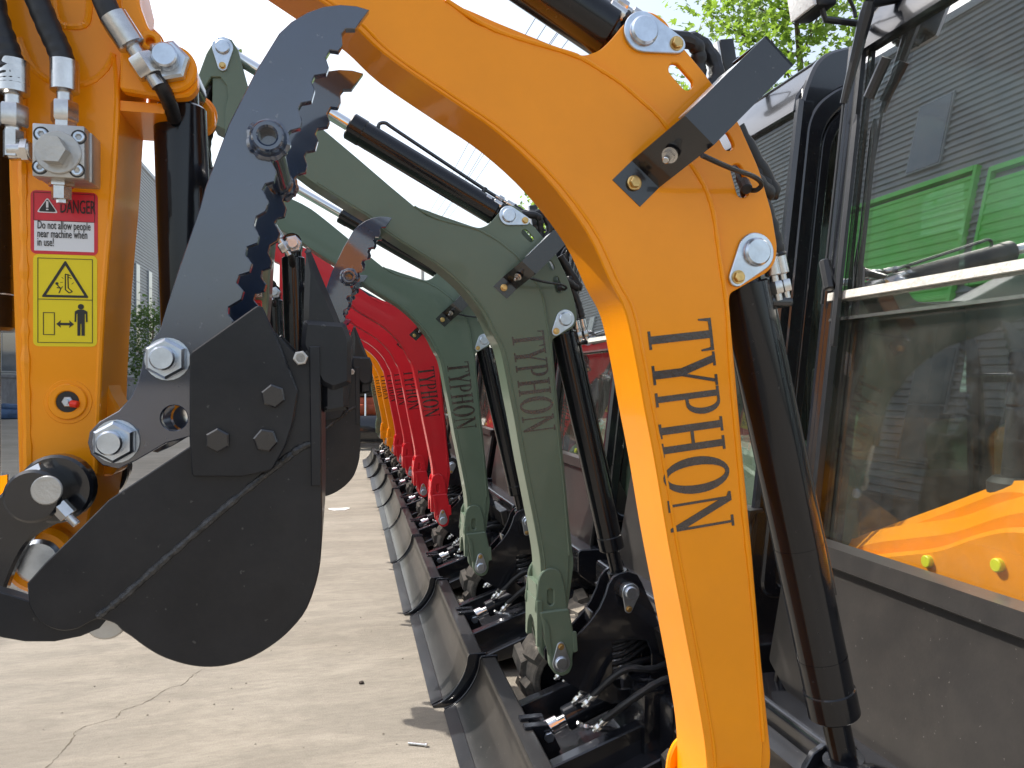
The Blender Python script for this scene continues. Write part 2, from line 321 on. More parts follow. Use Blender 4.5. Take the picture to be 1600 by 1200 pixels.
def make_excavator(colour):
    root = empty('excavator')
    # ---------------- boom
    inner = [(-.30, 1.955), (-.19, 1.905), (-.10, 1.855), (-.038, 1.812), (.063, 1.752), (.115, 1.722)] + tr(0, [(600, 84), (700, 153), (775, 205), (850, 275), (915, 360), (952, 437), (977, 487), (995, 570), (1007, 637), (1024, 725), (1045, 850), (1068, 970)], YN) + [(.604, .80), (.616, .72), (.618, .62)]
    box_out = tr(0, [(1193, 1158), (1177, 950), (1164, 825), (1152, 697), (1145, 620), (1140, 550), (1135, 475), (1124, 400), (1115, 335), (1101, 292), (1080, 257), (1055, 218), (1031, 184), (1002, 157), (972, 131), (937, 108), (894, 85), (775, 47), (697, 0)], YN)
    # far part of the upper flange, read from the next machine
    box_out = [(.692, .56)] + box_out + tr(1, [(517, 212)], YN) + [(-.10, 2.02), (-.30, 2.10)]
    core = [tuple(p) for p in cat([(x, z, 0) for x, z in inner], 4)]; core = [(p[0], p[1]) for p in core]
    outc = [(p[0], p[1]) for p in cat([(x, z, 0) for x, z in box_out], 3)]
    g = G(); g.poly([core + outc], -.055, .047, .002)
    # gusset plates, 7 mm each, stepping back from the box side
    gus = [(.692, .52), (.706, .60)] + tr(0, [(1209, 1185), (1193, 1033), (1179, 867), (1163, 700), (1154, 600), (1147, 520), (1143, 470), (1145, 457), (1175, 440), (1205, 423), (1216, 408), (1219, 385), (1210, 330), (1190, 262), (1157, 187), (1105, 112), (1060, 58), (1043, 27), (1020, 14), (1000, 16), (978, 33), (958, 58), (940, 76), (915, 84), (895, 79), (775, 30), (735, 12), (693, -4)], YN)
    gin = tr(0, [(705, 12), (780, 66), (895, 105), (960, 150), (1010, 190), (1050, 235), (1090, 310), (1110, 380), (1125, 480), (1135, 620), (1150, 800), (1170, 1000), (1180, 1150)], YN) + [(.67, .62)]
    holes = [slot(*at(0, 1058, 106, YN), *at(0, 1077, 128, YN), .0095), slot(*at(0, 1136, 212, YN), *at(0, 1142, 224, YN), .0085), slot(*at(0, 1155, 264, YN), *at(0, 1164, 297, YN), .0095)]
    gus = rounded(gus, .012)
    for s in (1, -1):
        g.poly([gus + gin] + holes, s * .0485, s * .0395, .0015)
    g.cyl((*[at(0, 1010, 45, YN)[0]], -.044, at(0, 1010, 45, YN)[1]), (at(0, 1010, 45, YN)[0], .044, at(0, 1010, 45, YN)[1]), .022)
    # foot: cheek plates, ears, cross block
    L = lambda pts: tr(1, pts, -.068)
    cheek = rounded(L([(836, 955), (842, 905), (848, 893), (862, 887), (876, 893), (883, 915), (888, 958), (886, 972), (846, 972)]), .012)
    for s in (1, -1):
        g.poly([cheek, slot(*at(1, 861, 926, -.068), *at(1, 861, 942, -.068), .009)], s * .053, s * .064, .003)
        ear = rounded(L([(842, 956), (888, 950), (895, 985), (899, 1012), (894, 1022), (894, 1040), (889, 1051), (878, 1056), (866, 1052), (859, 1041), (857, 1018), (850, 995), (845, 965)]), .008)
        g.poly([ear], s * .045, s * .075, .004)
        g.poly([rounded(L([(893, 985), (899, 985), (901, 1015), (895, 1018)]), .003)], s * .074, s * .080, .001)
        g.poly([rounded(L([(848, 965), (856, 975), (861, 1020), (855, 1022), (850, 1000)]), .003)], s * .073, s * .080, .001)
    foot = L([(840, 915), (885, 915), (893, 978), (896, 1002), (876, 1000), (862, 985), (850, 975), (840, 965)])
    g.poly([foot], -.052, .052, .004)
    # front cross plate, arched below
    x0, z0 = at(1, 842, 955, -.068); x1, z1 = at(1, 846, 1010, -.068)
    ar = [(-.070, z0 + .03), (-.070, z1)] + [(.052 * -math.cos(R(a)), z1 + .075 * math.sin(R(a))) for a in range(0, 181, 15)] + [(.070, z1), (.070, z0 + .03)]
    g.poly([ar], x0 - .006, x0 + .010, .001, 'X')
    # reinforcing saddle on the upper edge of the front plate
    for pts, r, sd in ((box_out[1:-3], .0036, 1), ([(x + .0125, z + .001) for x, z in inner[3:]], .0026, 2)):
        P, rr = weldpath(pts, -.0545, r, .3, sd); g.tube(P, rr, 8)
    boom = g.build('boom', colour, root)
    h = lettering('TYPHON', [(.046, .002), (.048, .001), (.038, .006), (.047, .005), (.052, .004), (.050, 0)], tr(0, [(1010, 507)], YN)[0], (.125, -.992), (.992, .115), .098, -.0552)
    h.build('lettering', 'sblack', boom, 0)
    px, pz = at(0, 1008, 46, -.06); p, b = pin_plate(px, pz, -14, -.0485, 1.05, boom, .050); b.build('pin_bolt', 'brass', boom)
    cx, cz = at(0, 1185, 393, -.06); p, b = pin_plate(cx, cz, 232, -.0485, 1.05, boom, .046); b.build('pin_bolt', 'brass', boom)
    fx, fz = at(1, 878, 1037, -.085); p, b = pin_plate(fx, fz, 92, -.075, 1.0, boom, .050); b.build('pin_bolt', 'brass', boom)
    # lamp bracket: folded black channel bolted to the boom's side
    Y1 = -.056; Y2 = -.150
    a = at(0, 957, 281, Y1); b_ = at(0, 1000, 323, Y1); c_ = at(0, 983, 256, Y1); dd = at(0, 1027, 296, Y1)
    d1 = Vector((dd[0] - b_[0], dd[1] - b_[1])); d1.normalize(); d2 = Vector((b_[0] - a[0], b_[1] - a[1])); wd = d2.length; d2.normalize()
    t = .0035; O = Vector(a); yv = Vector((0, 1, 0))
    lamp = G()
    def quadbox(c4, th):
        c4 = [Vector(c) for c in c4]; nn = (c4[1] - c4[0]).cross(c4[3] - c4[0]).normalized() * th
        lamp.add(c4 + [c + nn for c in c4], [(0, 1, 2, 3), (7, 6, 5, 4), (0, 4, 5, 1), (1, 5, 6, 2), (2, 6, 7, 3), (3, 7, 4, 0)])
    def PP(s_, y, w_): q = O + d1 * s_ + d2 * w_; return (q.x, y, q.y)
    # tab flat on the boom, inclined web outwards, outer plate, closed end
    prof = [(0, Y1), (.040, Y1), (.088, Y2), (.250, Y2), (.250, Y1 - .01)]
    for (s0, y0), (s1, y1) in zip(prof, prof[1:]): quadbox([PP(s0, y0, 0), PP(s1, y1, 0), PP(s1, y1, wd), PP(s0, y0, wd)], t)
    br = lamp.build('lamp_bracket', 'black', boom, 20)
    k = G(); q = PP(.018, Y1, wd * .45); k.cyl((q[0], q[1], q[2]), (q[0], q[1] - .005, q[2]), .0105, 20, .001); bolt(k, q[0], q[1] - .005, q[2], .008, .005)
    k.build('bracket_bolt', 'brass', boom)
    q = PP(.060, (Y1 + Y2) / 2 - .003, wd * .5); n_ = Vector((-(Y2 - Y1) * d1.x, -.048, -(Y2 - Y1) * d1.y)); n_ = Vector((-d1.x * .85, -.6, -d1.y * .85)).normalized()
    k = G(); q = Vector(q); k.cyl(q, q + n_ * .003, .011, 16); k.tube([q + n_ * .003, q + n_ * .010], .0085, 6); k.cyl(q, q + n_ * .022, .0048, 12, .001); k.build('stud', 'steel', boom)
    # work lamp inside the bracket and its cable
    k = G(); lens = G()
    m0 = Vector(PP(.17, (Y1 + Y2) / 2, wd / 2)); 
    ax = Vector((d1.x, 0, d1.y)); ay = Vector((d2.x, 0, d2.y))
    rot = Matrix((ax, Vector((0, 1, 0)), ay)).transposed().to_4x4(); rot.translation = m0
    k.box((-.05, -.034, -.022), (.05, .034, .022), .004, rot); lm = k.build('work_lamp', 'trim', boom)
    k.__init__(); k.box((-.046, -.030, -.0255), (.046, .030, -.0225), .001, rot); k.build('lamp_lens', 'shade', boom)
    k = G(); q0 = at(0, 1100, 241, -.15); q1 = at(0, 1140, 262, -.12); q2 = at(0, 1178, 276, -.09); q3 = at(0, 1190, 288, -.075); q4 = at(0, 1178, 298, -.06); q5 = at(0, 1163, 288, -.045); q6 = at(0, 1158, 270, -.02)
    k.tube(cat([(q0[0], -.145, q0[1]), (q1[0], -.12, q1[1]), (q2[0], -.09, q2[1]), (q3[0], -.075, q3[1]), (q4[0], -.062, q4[1]), (q5[0], -.04, q5[1]), (q6[0], 0, q6[1] + .02)], 6), .0036, 8)
    k.cyl((q4[0] - .012, -.062, q4[1]), (q5[0] - .002, -.045, q5[1] + .004), .0085, 10, .002); k.build('lamp_cable', 'rubber', boom)
    # ---------------- arm cylinder (above the boom)
    e0 = at(1, 812, 325, 0); e1 = at(1, 347, 75, 0)
    e0 = (px, pz); e1 = (e1[0], e1[1] - .002)
    bx = at(1, 545, 197, 0); Lr = math.hypot(e1[0] - bx[0], e1[1] - bx[1])
    ob, b0, b1, d = hyd((e0[0], 0, e0[1]), (e1[0], 0, e1[1]), .0375, Lr, .018, 'arm_cylinder', root, .03, .03)
    up = Vector((-d.z, 0, d.x));
    if up.z < 0: up = -up
    k = G(); k.tube(cat([b1 - d * .075 + up * .036, b1 - d * .070 + up * .050, b1 - d * .085 + up * .062, b1 - d * .12 + up * .060, b0 + d * .10 + up * .048, b0 + d * .03 + up * .046, b0 - d * .0 + up * .046], 5), .0055, 10)
    k.cyl(b0 + d * .06 + up * .034, b0 + d * .06 + up * .052, .007, 10); k.build('pressure_pipe', 'black', ob)
    k = G(); pe = [b0 - d * .005 + up * .046, b0 + d * .03 + up * .022 + Vector((0, -.02, 0))]
    for q in pe: k = G(); fitting(k, q, d, .8); k.build('hose_fitting', 'steel', ob)
    for j, q in enumerate(pe):
        s_ = q - d * .034; k = G(); h1 = at(0, 1098, 62, 0); h2 = at(0, 1120, 104, 0); h3 = at(0, 1112, 175, 0)
        k.tube(cat([s_, s_ - d * .045 + up * .002, (h1[0] - .02 * j, q.y + .01, h1[1] - .012 * j), (h2[0] - .03 * j, .0, h2[1] - .01), (h3[0] - .02, 0, h3[1]), (h3[0] - .01, 0, h3[1] - .1)], 8), [.0115 + .0012 * math.sin(i * 1.9) for i in range(41)], 10); k.build('hydraulic_hose', 'rubber', ob)
    # ---------------- boom cylinder (behind the boom)
    g0 = (cx + .002, cz - .004); base = at(1, 980, 922, -.06); base = (base[0], base[1])
    ob, b0, b1, d = hyd((g0[0], 0, g0[1]), (base[0], 0, base[1]), .0375, .115, .021, 'boom_cylinder', root, .032, .032, rings=(.60, .86), rod='gloss')
    side = Vector((-d.z, 0, d.x)); side = side if side.x > 0 else -side
    k = G(); k.tube(cat([b0 + d * .03 + side * .044, b0 + d * .08 + side * .043, b0.lerp(b1, .5) + side * .043, b1 - d * .20 + side * .043, b1 - d * .185 + side * .040, b1 - d * .183 + side * .030], 5), .0042, 10)
    k.box((b0.x + .022, -.022, b0.z - .035), (b0.x + .072, .016, b0.z - .022), .003); k.build('pressure_pipe', 'black', ob)
    for j in (0, 1):
        k = G(); hs = G(); q = b0 + d * .008 + side * (.040 + .027 * j) + Vector((0, -.02 + .02 * j, .0)); fitting(k, q, d * 1.0, .85)
        s_ = q - d * .036; hs.tube(cat([s_, s_ - d * .05 - side * .002, s_ - d * .13 - side * .012, (at(0, 1202 + 6 * j, 300, 0)[0], 0, at(0, 1200, 300, 0)[1]), (at(0, 1150, 200, 0)[0], 0, at(0, 1150, 200, 0)[1])], 10), [.0125 + .0012 * math.sin(i * 2.1) for i in range(41)], 12)
        k.build('hose_fitting', 'steel', ob); hs.build('hydraulic_hose', 'rubber', ob)
    # ---------------- swing bracket
    L = lambda pts: tr(1, pts, -.045)
    prof = L([(862, 1045), (861, 1030), (868, 1018), (880, 1013), (892, 1004), (905, 990), (922, 971), (937, 950), (946, 930), (951, 913), (958, 902), (968, 896), (982, 893), (996, 898), (1003, 910), (1012, 932), (1022, 952), (1032, 985), (1040, 1020), (1042, 1085), (1030, 1092), (955, 1100), (905, 1078), (880, 1062)])
    win = L([(957, 1003), (975, 1000), (1010, 1000), (1018, 1020), (1018, 1060), (1008, 1072), (968, 1078), (957, 1068)])
    g = G()
    for s in (1, -1): g.poly([prof, rounded(win, .01)], s * .034, s * .046, .0015)
    a = at(1, 925, 960, -.04); g.box((a[0] - .0, -.034, a[1] - .035), (a[0] + .008, .034, a[1] + .005), .001)
    q = at(1, 980, 922, -.05); g.cyl((q[0], -.075, q[1]), (q[0], .075, q[1]), .030, 28, .003)
    bk = g.build('swing_bracket', 'black', root)
    p, b = pin_plate(q[0], q[1], 262, -.0755, 1.0, bk, .050); b.build('pin_bolt', 'brass', bk)
    for j in range(4):
        zz = q[1] - .17 - .022 * j; k = G()
        k.tube(cat([(q[0] - .09, -.02 + .01 * j, zz - .02), (q[0] - .04, .0, zz - .008), (q[0] + .01, .0, zz + .002), (q[0] + .08, .02, zz + .03), (q[0] + .16, .05, zz + .05)], 8), [.0085 + .0012 * math.sin(i * 2.3) for i in range(33)], 10); k.build('hydraulic_hose', 'rubber', bk)
    k = G(); k.cyl((q[0] - .015, .0, q[1] - .135), (q[0] + .045, -.01, q[1] - .130), .004, 8); k.cyl((q[0] - .018, .004, q[1] - .14), (q[0] - .018, -.008, q[1] - .13), .009, 10); k.build('valve_handle', 'redcap', bk)
    # ---------------- arm
    AY = .062
    hub = at(0, 68, 872, -.07)
    left = tr(0, [(8, 0), (14, 280), (19, 405), (24, 560), (29, 735), (30, 800)], -AY)
    rightl = tr(0, [(150, 742), (152, 722), (157, 575), (165, 430), (177, 290), (186, 150)], -AY)
    uL = tr(1, [(352, 168), (356, 150), (354, 133), (344, 120), (330, 120), (322, 133), (318, 142), (303, 140), (307, 125), (322, 84), (333, 64), (347, 56), (362, 62), (372, 78), (386, 130), (397, 170), (408, 215), (418, 262)], -AY)
    o1 = [left[0]] + left[1:] + [(hub[0] - .034, hub[1] + .025)] + circ(hub[0], hub[1], .036, 10, 190, 350) + [(hub[0] + .044, hub[1] + .035)] + rightl + tr(0, [(195, 60), (205, -40)], -AY)
    ring_ = o1 + list(reversed(uL))
    g = G(); g.poly([ring_], -AY, AY, .002)
    # lug carrying the thumb cylinder
    lug = rounded(tr(0, [(190, -45), (216, -20), (219, 10), (232, 45), (262, 74), (290, 88), (308, 112), (309, 138), (296, 152), (266, 154), (240, 150), (188, 142)], -.075), .006)
    lg = G(); lc = at(0, 265, 103, -.08)
    for s in (1, -1): lg.poly([lug], s * .0585, s * .078, .003); lg.cyl((lc[0] + .003, s * .075, lc[1] - .004), (lc[0] + .003, s * .086, lc[1] - .004), .028, 28, .003)
    q = at(0, 236, 68, -.08); lg.ring(q[0], q[1], .0125, .005, -.078, -.088); lg.box((lc[0] - .12, -.0583, lc[1] - .050), (lc[0] - .01, .0583, lc[1] - .038))
    # welds and cast bosses
    wl = tr(0, [(34, 130), (36, 300), (38, 430), (40, 560), (44, 740)], -AY); P, rr = weldpath(wl, -AY + .002, .0052, .5, 5); g.tube(P, rr, 8)
    wl = tr(0, [(30, 60), (45, 95), (70, 122), (105, 133), (140, 128), (165, 108), (177, 84)], -AY); P, rr = weldpath(wl, -AY + .002, .0045, .2, 6); g.tube(P, rr, 8)
    wl = tr(0, [(177, 84), (182, 150), (175, 290), (163, 430), (155, 560), (148, 740)], -AY); P, rr = weldpath(wl, -AY + .002, .0035, .2, 7); g.tube(P, rr, 8)
    wl = tr(0, [(84, -10), (86, 20), (95, 38), (120, 42), (136, 34), (140, 0), (140, -20)], -AY); P, rr = weldpath(wl, -AY + .002, .0048, .2, 8); g.tube(P, rr, 8)
    q = at(0, 103, 628, -.07); g.ring(q[0], q[1], .021, .0125, -AY, -.066); g.ring(q[0], q[1], .026, .018, -AY + .001, -.063)
    bh = q
    # lower boss and rear stop tab
    g.cyl((hub[0], -.085, hub[1]), (hub[0], .085, hub[1]), .038, 32, .006)
    tab = rounded(tr(0, [(156, 545), (165, 560), (168, 590), (176, 615), (192, 640), (198, 700), (180, 742), (150, 745)], -.02), .006)
    g.poly([tab], -.03, .03, .003)
    arm = g.build('arm', colour, root); lg.build('cylinder_bracket', colour, arm)
    k = G(); k.cyl((bh[0], -.064, bh[1]), (bh[0], -.050, bh[1]), .0122, 20); k.build('grease_recess', 'ink', arm)
    k = G(); bolt(k, bh[0], -.060, bh[1], .0065, .006); k.cyl((bh[0], -.064, bh[1]), (bh[0], -.072, bh[1]), .003, 10); k.build('grease_nipple', 'zinc', arm)
    k = G(); k.cyl((bh[0] + .004, -.068, bh[1] - .002), (bh[0] + .013, -.070, bh[1] - .003), .0042, 10, .001); k.build('red_cap', 'redcap', arm)
    k = G(); k.cyl((hub[0], -.090, hub[1]), (hub[0], .090, hub[1]), .025, 28, .004); k.build('bucket_pin', 'zinc', arm)
    tp = at(1, 347, 75, -.075); p, b = pin_plate(tp[0], tp[1] + .006, -90, -AY, 1.0, arm, .052); b.build('pin_bolt', 'brass', arm)
    k = G(); bolt(k, lc[0] + .001, -.086, lc[1] - .001, .0245, .016, -1, 15, .016); k.build('lug_bolt', 'zinc', arm)
    # valve block with ports and hoses
    a = at(0, 50, 275, -.115); b_ = at(0, 132, 197, -.115)
    k = G(); k.box((a[0], -.115, a[1]), (b_[0], -.095, b_[1]), .0015); k.box((a[0] + .001, -.095, a[1] + .001), (b_[0] + .002, -AY + .001, b_[1] - .001), .0015)
    vc = at(0, 90, 238, -.118); k.cyl((vc[0], -.114, vc[1]), (vc[0], -.119, vc[1]), .0235, 30, .001)
    vb = k.build('valve_block', 'alu', arm)
    k = G(); k.tube([(vc[0] - .002, -.119, vc[1]), (vc[0] - .002, -.136, vc[1] - .001)], .0155, 6); k.build('valve_spindle', 'alu', arm)
    for u_, v_ in ((63, 208), (122, 213), (61, 260), (119, 265)):
        q = at(0, u_, v_, -.118); k2 = G(); k2.ring(q[0], q[1], .0082, .0064, -.115, -.1154, 18); k2.build('screw_recess', 'ink', arm)
        k = G(); k.poly([circ(q[0], q[1], .0060, 18), circ(q[0], q[1], .0030, 6)], -.1148, -.1170, .0006); k.build('valve_screw', 'zinc', arm)
    k = G(); hs = G()
    q = at(0, 101, 178, -.09); V = lambda n_, u_, v_, y_: Vector((at(n_, u_, v_, y_)[0], y_, at(n_, u_, v_, y_)[1]))
    yy = -.092
    p_ = V(0, 101, 160, yy); fitting(k, p_, (0, 0, -1), 1.05); k.cyl(V(0, 101, 180, yy), V(0, 101, 200, yy), .0125, 6)
    k.build('hose_fitting', 'steel', arm); k = G()
    hs.tube(cat([V(0, 40, -90, yy), V(0, 52, -20, yy), V(0, 75, 40, yy), V(0, 95, 85, yy), V(0, 101, 118, yy), V(0, 101, 128, yy)], 8), [.0128 + .0005 * math.sin(i * 2) for i in range(41)], 16); hs.build('hydraulic_hose', 'rubber', arm); hs = G()
    p_ = V(0, 21, 190, yy); fitting(k, p_ + Vector((0, 0, .018)), (0, 0, -1), 1.12)
    k.cyl(V(0, 21, 205, yy), V(0, 21, 246, yy), .0105, 6); k.cyl(V(0, 14, 236, yy), V(0, 50, 236, yy), .0105, 14, .001); k.tube([V(0, 36, 236, yy), V(0, 46, 236, yy)], .0135, 6)
    hs.tube(cat([V(0, -30, -80, yy), V(0, -12, 20, yy), V(0, 8, 80, yy), V(0, 19, 118, yy), V(0, 21, 136, yy)], 10), [.0155 + .0008 * math.sin(i * 1.7) for i in range(39)] + [.013, .0125], 14); hs.build('hydraulic_hose', 'rubber', arm); hs = G(); k.build('hose_fitting', 'steel', arm); k = G()
    k.cyl(V(0, 96, 275, yy), V(0, 96, 292, yy), .0135, 6); k.tube([V(0, 96, 292, yy), V(0, 96, 312, yy)], .0105, 6); k.cyl(V(0, 97, 310, yy), V(0, 97, 318, yy), .006, 10); k.build('port_fitting', 'steel', arm); k = G()
    # hose to the thumb cylinder
    p_ = V(0, 222, 98, -.105); dv = (V(0, 240, 130, -.10) - V(0, 195, 60, -.105)).normalized(); fitting(k, V(0, 217, 88, -.105), dv, 1.1)
    hs.tube(cat([V(0, 130, -80, -.11), V(0, 158, -10, -.11), V(0, 178, 35, -.108), V(0, 196, 62, -.105), V(0, 201, 68, -.105)], 8), .0125, 16)
    hs.tube(cat([V(0, 232, 108, -.10), V(0, 240, 118, -.10), V(0, 255, 140, -.09), V(0, 266, 165, -.06), V(0, 272, 185, -.035)], 6), [.0125, .0125, .0125, .0125, .0125, .0125, .010] + [.0088] * 18, 12)
    k.build('hose_fitting', 'steel', arm); hs.build('hydraulic_hose', 'rubber', arm)
    # hose loops by the arm's head
    W = lambda u_, v_, y_: V(1, u_, v_, y_)
    for pts in ([(352, 138, 0), (335, 130, -.02), (322, 150, -.03), (318, 185, -.03), (319, 230, -.02), (330, 300, 0)], [(360, 160, 0), (340, 150, .03), (326, 168, .02), (320, 200, 0), (322, 260, .01), (335, 320, 0)], [(366, 180, .04), (352, 175, .04), (336, 190, .03), (325, 215, .02), (324, 250, .02), (340, 330, .01)]):
        hs = G(); hs.tube(cat([W(*p_) for p_ in pts], 8), [.012 + .001 * math.sin(i * 1.7) for i in range(41)], 10); hs.build('hose_loop', 'rubber', arm)
    # stickers
    y0 = -AY - .0006
    a = at(0, 48, 396, -AY); b_ = at(0, 153, 302, -AY)
    wx = b_[0] - a[0]; hz = b_[1] - a[1]
    k = G(); k.poly([rrect(a[0], a[1], b_[0], b_[1], .006)], -AY + .001, y0, 0); dg_ = k.build('danger_sticker', 'dred', arm, 0)
    k = G(); k.box((a[0] + .055 * wx, y0 - .0003, a[1] + .05 * hz), (a[0] + .945 * wx, y0, a[1] + .52 * hz)); k.build('sticker_text_panel', 'dwhite', arm, 0)
    k = G()
    sx = a[0] + .10 * wx
    for i_, s_ in enumerate(('Do not allow people', 'near machine when', 'in use!')):
        q = text(s_, .0135, None, None, None, (sx, y0 - .0008, a[1] + (.395 - .135 * i_) * hz), .50, 1); k.add(q.v, q.f)
    q = text('DANGER', .0225, None, None, None, (a[0] + .435 * wx, y0 - .0008, a[1] + .66 * hz), .415, 1); k.add(q.v, q.f)
    tri = [(a[0] + .115 * wx, a[1] + .665 * hz), (a[0] + .385 * wx, a[1] + .665 * hz), (a[0] + .25 * wx, a[1] + .87 * hz)]
    k.poly([rounded(tri, .003)], y0 - .0004, y0 - .0008, 0)
    for (x0_, z0_, x1_, z1_) in ((.05, .965, .95, .97), (.05, .525, .95, .53), (.045, .53, .05, .97), (.95, .53, .955, .97)):
        k.box((a[0] + x0_ * wx, y0 - .0006, a[1] + z0_ * hz), (a[0] + x1_ * wx, y0, a[1] + z1_ * hz))
    k.build('sticker_print', 'ink', arm, 0)
    k = G(); tri2 = [(a[0] + .09 * wx, a[1] + .65 * hz), (a[0] + .41 * wx, a[1] + .65 * hz), (a[0] + .25 * wx, a[1] + .895 * hz)]; k.poly([rounded(tri2, .003), rounded(tri, .003)], y0, y0 - .0006, 0)
    mx_ = a[0] + .25 * wx; k.box((mx_ - .0012, y0 - .0012, a[1] + .73 * hz), (mx_ + .0012, y0 - .0008, a[1] + .83 * hz)); k.box((mx_ - .0012, y0 - .0012, a[1] + .69 * hz), (mx_ + .0012, y0 - .0008, a[1] + .71 * hz)); k.build('hazard_mark', 'dwhite', arm, 0)
    a = at(0, 52, 541, -AY); b_ = at(0, 152, 400, -AY); wx = b_[0] - a[0]; hz = b_[1] - a[1]
    k = G(); k.poly([rrect(a[0], a[1], b_[0], b_[1], .006)], -AY + .001, y0, 0); k.build('warning_sticker', 'dyellow', arm, 0)
    k = G(); PX = lambda p_: (a[0] + p_[0] * wx, a[1] + p_[1] * hz); y1 = y0 - .0006
    def fr(x0_, z0_, x1_, z1_, t_, ty=None):
        p0_ = PX((x0_, z0_)); p1_ = PX((x1_, z1_)); k.poly([[p0_, (p1_[0], p0_[1]), p1_, (p0_[0], p1_[1])], [(p0_[0] + t_, p0_[1] + t_), (p1_[0] - t_, p0_[1] + t_), (p1_[0] - t_, p1_[1] - t_), (p0_[0] + t_, p1_[1] - t_)]], y0, y1, 0)
    fr(.07, .04, .93, .96, .0006); k.box((a[0] + .07 * wx, y1, a[1] + .509 * hz), (a[0] + .93 * wx, y0, a[1] + .515 * hz))
    k.poly([rounded([PX((.13, .535)), PX((.87, .535)), PX((.50, .94))], .002), rounded([PX((.20, .56)), PX((.80, .56)), PX((.50, .885))], .001)], y0, y1, 0)
    # falling load pictogram inside the triangle
    for (x0_, z0_, x1_, z1_, w_) in ((.50, .79, .50, .62, .9), (.54, .79, .545, .64, .9), (.50, .79, .58, .775, .8), (.54, .76, .60, .74, .6), (.36, .68, .43, .63, .8), (.43, .63, .40, .58, .8), (.37, .64, .43, .635, .8), (.43, .63, .46, .655, .6), (.50, .62, .56, .585, .9), (.545, .64, .61, .60, .8), (.56, .585, .61, .60, .8), (.47, .74, .44, .755, .4), (.46, .70, .42, .70, .4), (.60, .68, .63, .70, .4)):
        p0_ = PX((x0_, z0_)); p1_ = PX((x1_, z1_)); k.tube([(p0_[0], y0 - .0002, p0_[1]), (p1_[0], y0 - .0002, p1_[1])], .0007 * w_, 5)
    q = PX((.37, .685)); k.poly([circ(q[0], q[1], .0016, 10)], y0, y1, 0)
    fr(.155, .125, .335, .37, .0007)
    k.poly([[PX(p_) for p_ in ((.36, .245), (.43, .285), (.42, .258), (.57, .258), (.56, .285), (.635, .245), (.56, .205), (.57, .232), (.42, .232), (.43, .205))]], y0, y1, 0)
    k.poly([[PX(p_) for p_ in ((.70, .405), (.79, .405), (.845, .385), (.85, .27), (.825, .27), (.82, .36), (.805, .36), (.805, .12), (.755, .12), (.752, .25), (.738, .25), (.735, .12), (.69, .12), (.69, .36), (.675, .36), (.67, .27), (.645, .27), (.65, .385))]], y0, y1, 0)
    q = PX((.745, .437)); k.poly([circ(q[0], q[1], .0032, 16)], y0, y1, 0)
    k.build('sticker_pictogram', 'ink', arm, 0)
    # ---------------- thumb
    T = lambda pts: tr(0, pts, -.105)
    tp_ = [(577, 15), (555, 45), (540, 45), (534, 52), (535, 70), (529, 80), (516, 78), (509, 90), (514, 105), (510, 115), (492, 118), (487, 128), (492, 140), (487, 158), (471, 161), (466, 170), (472, 187), (469, 200), (454, 204), (447, 213), (452, 228), (446, 240), (430, 243), (425, 253), (432, 268), (428, 284), (415, 287), (410, 296), (420, 315), (415, 330), (401, 338), (397, 352), (405, 368), (402, 380), (386, 386), (384, 398), (394, 412), (390, 425), (374, 430), (370, 442), (381, 455), (377, 468), (357, 480), (356, 490), (365, 502), (352, 530), (340, 570), (325, 640), (297, 682), (260, 692), (212, 720), (185, 732), (160, 727), (142, 710), (137, 692), (140, 675), (155, 659), (185, 642), (205, 620), (215, 597), (221, 575), (225, 550), (250, 515), (262, 475), (282, 412), (312, 325), (320, 295), (357, 195), (400, 110), (436, 52), (455, 34), (480, 19), (505, 10), (532, 7), (557, 9)]
    hole = circ(*at(0, 272, 653, -.105), .0145, 20)
    for s in (-1, 1):
        g = G(); g.poly([T(tp_), hole], s * .093, s * .105, .001); g.build('thumb_plate', 'thumb', None)
    pl = [o for o in sc.objects if o.name.startswith('thumb_plate') and o.parent is None]
    th = empty('thumb'); th.parent = root
    for o in pl: o.parent = th
    g = G(); q = at(0, 418, 213, -.12)
    g.poly([circ(*q, .0185, 24), circ(*q, .0105, 24)], -.124, -.090, .002); g.poly([circ(*q, .0185, 24), circ(*q, .0105, 24)], .124, .090, .002)
    g.cyl((q[0], -.088, q[1]), (q[0], .088, q[1]), .0165, 24)
    for s in (-1, 1):
        rn = random.Random(4); P = [(q[0] + .0205 * math.cos(a), s * .106, q[1] + .0205 * math.sin(a)) for a in [2 * math.pi * i / 40 for i in range(41)]]
        g.tube(P, [.005 * (.7 + .6 * rn.random()) for _ in P], 7)
    g.build('cross_tube', 'thumb', th)
    for u_, v_ in ((255, 560), (173, 692)):
        g = G(); q = at(0, u_, v_, -.13); bolt(g, q[0], -.107, q[1], .0235, .016, -1, 30, .016); g.cyl((q[0], -.105, q[1]), (q[0], -.108, q[1]), .0245, 24)
        g.cyl((q[0], -.09, q[1]), (q[0], .12, q[1]), .013, 16); g.build('thumb_bolt', 'zinc', th)
    # ---------------- thumb cylinder, vertical beside the arm
    q0 = at(0, 280, 126, 0); q1 = at(0, 303, 650, 0)
    ob, b0, b1, d = hyd((q0[0], 0, q0[1]), (q1[0] - .004, 0, q1[1]), .032, .06, .013, 'thumb_cylinder', root, .05, .03)
    # ---------------- bucket
    BY = -.195; B = lambda pts, y_=BY: tr(0, pts, y_)
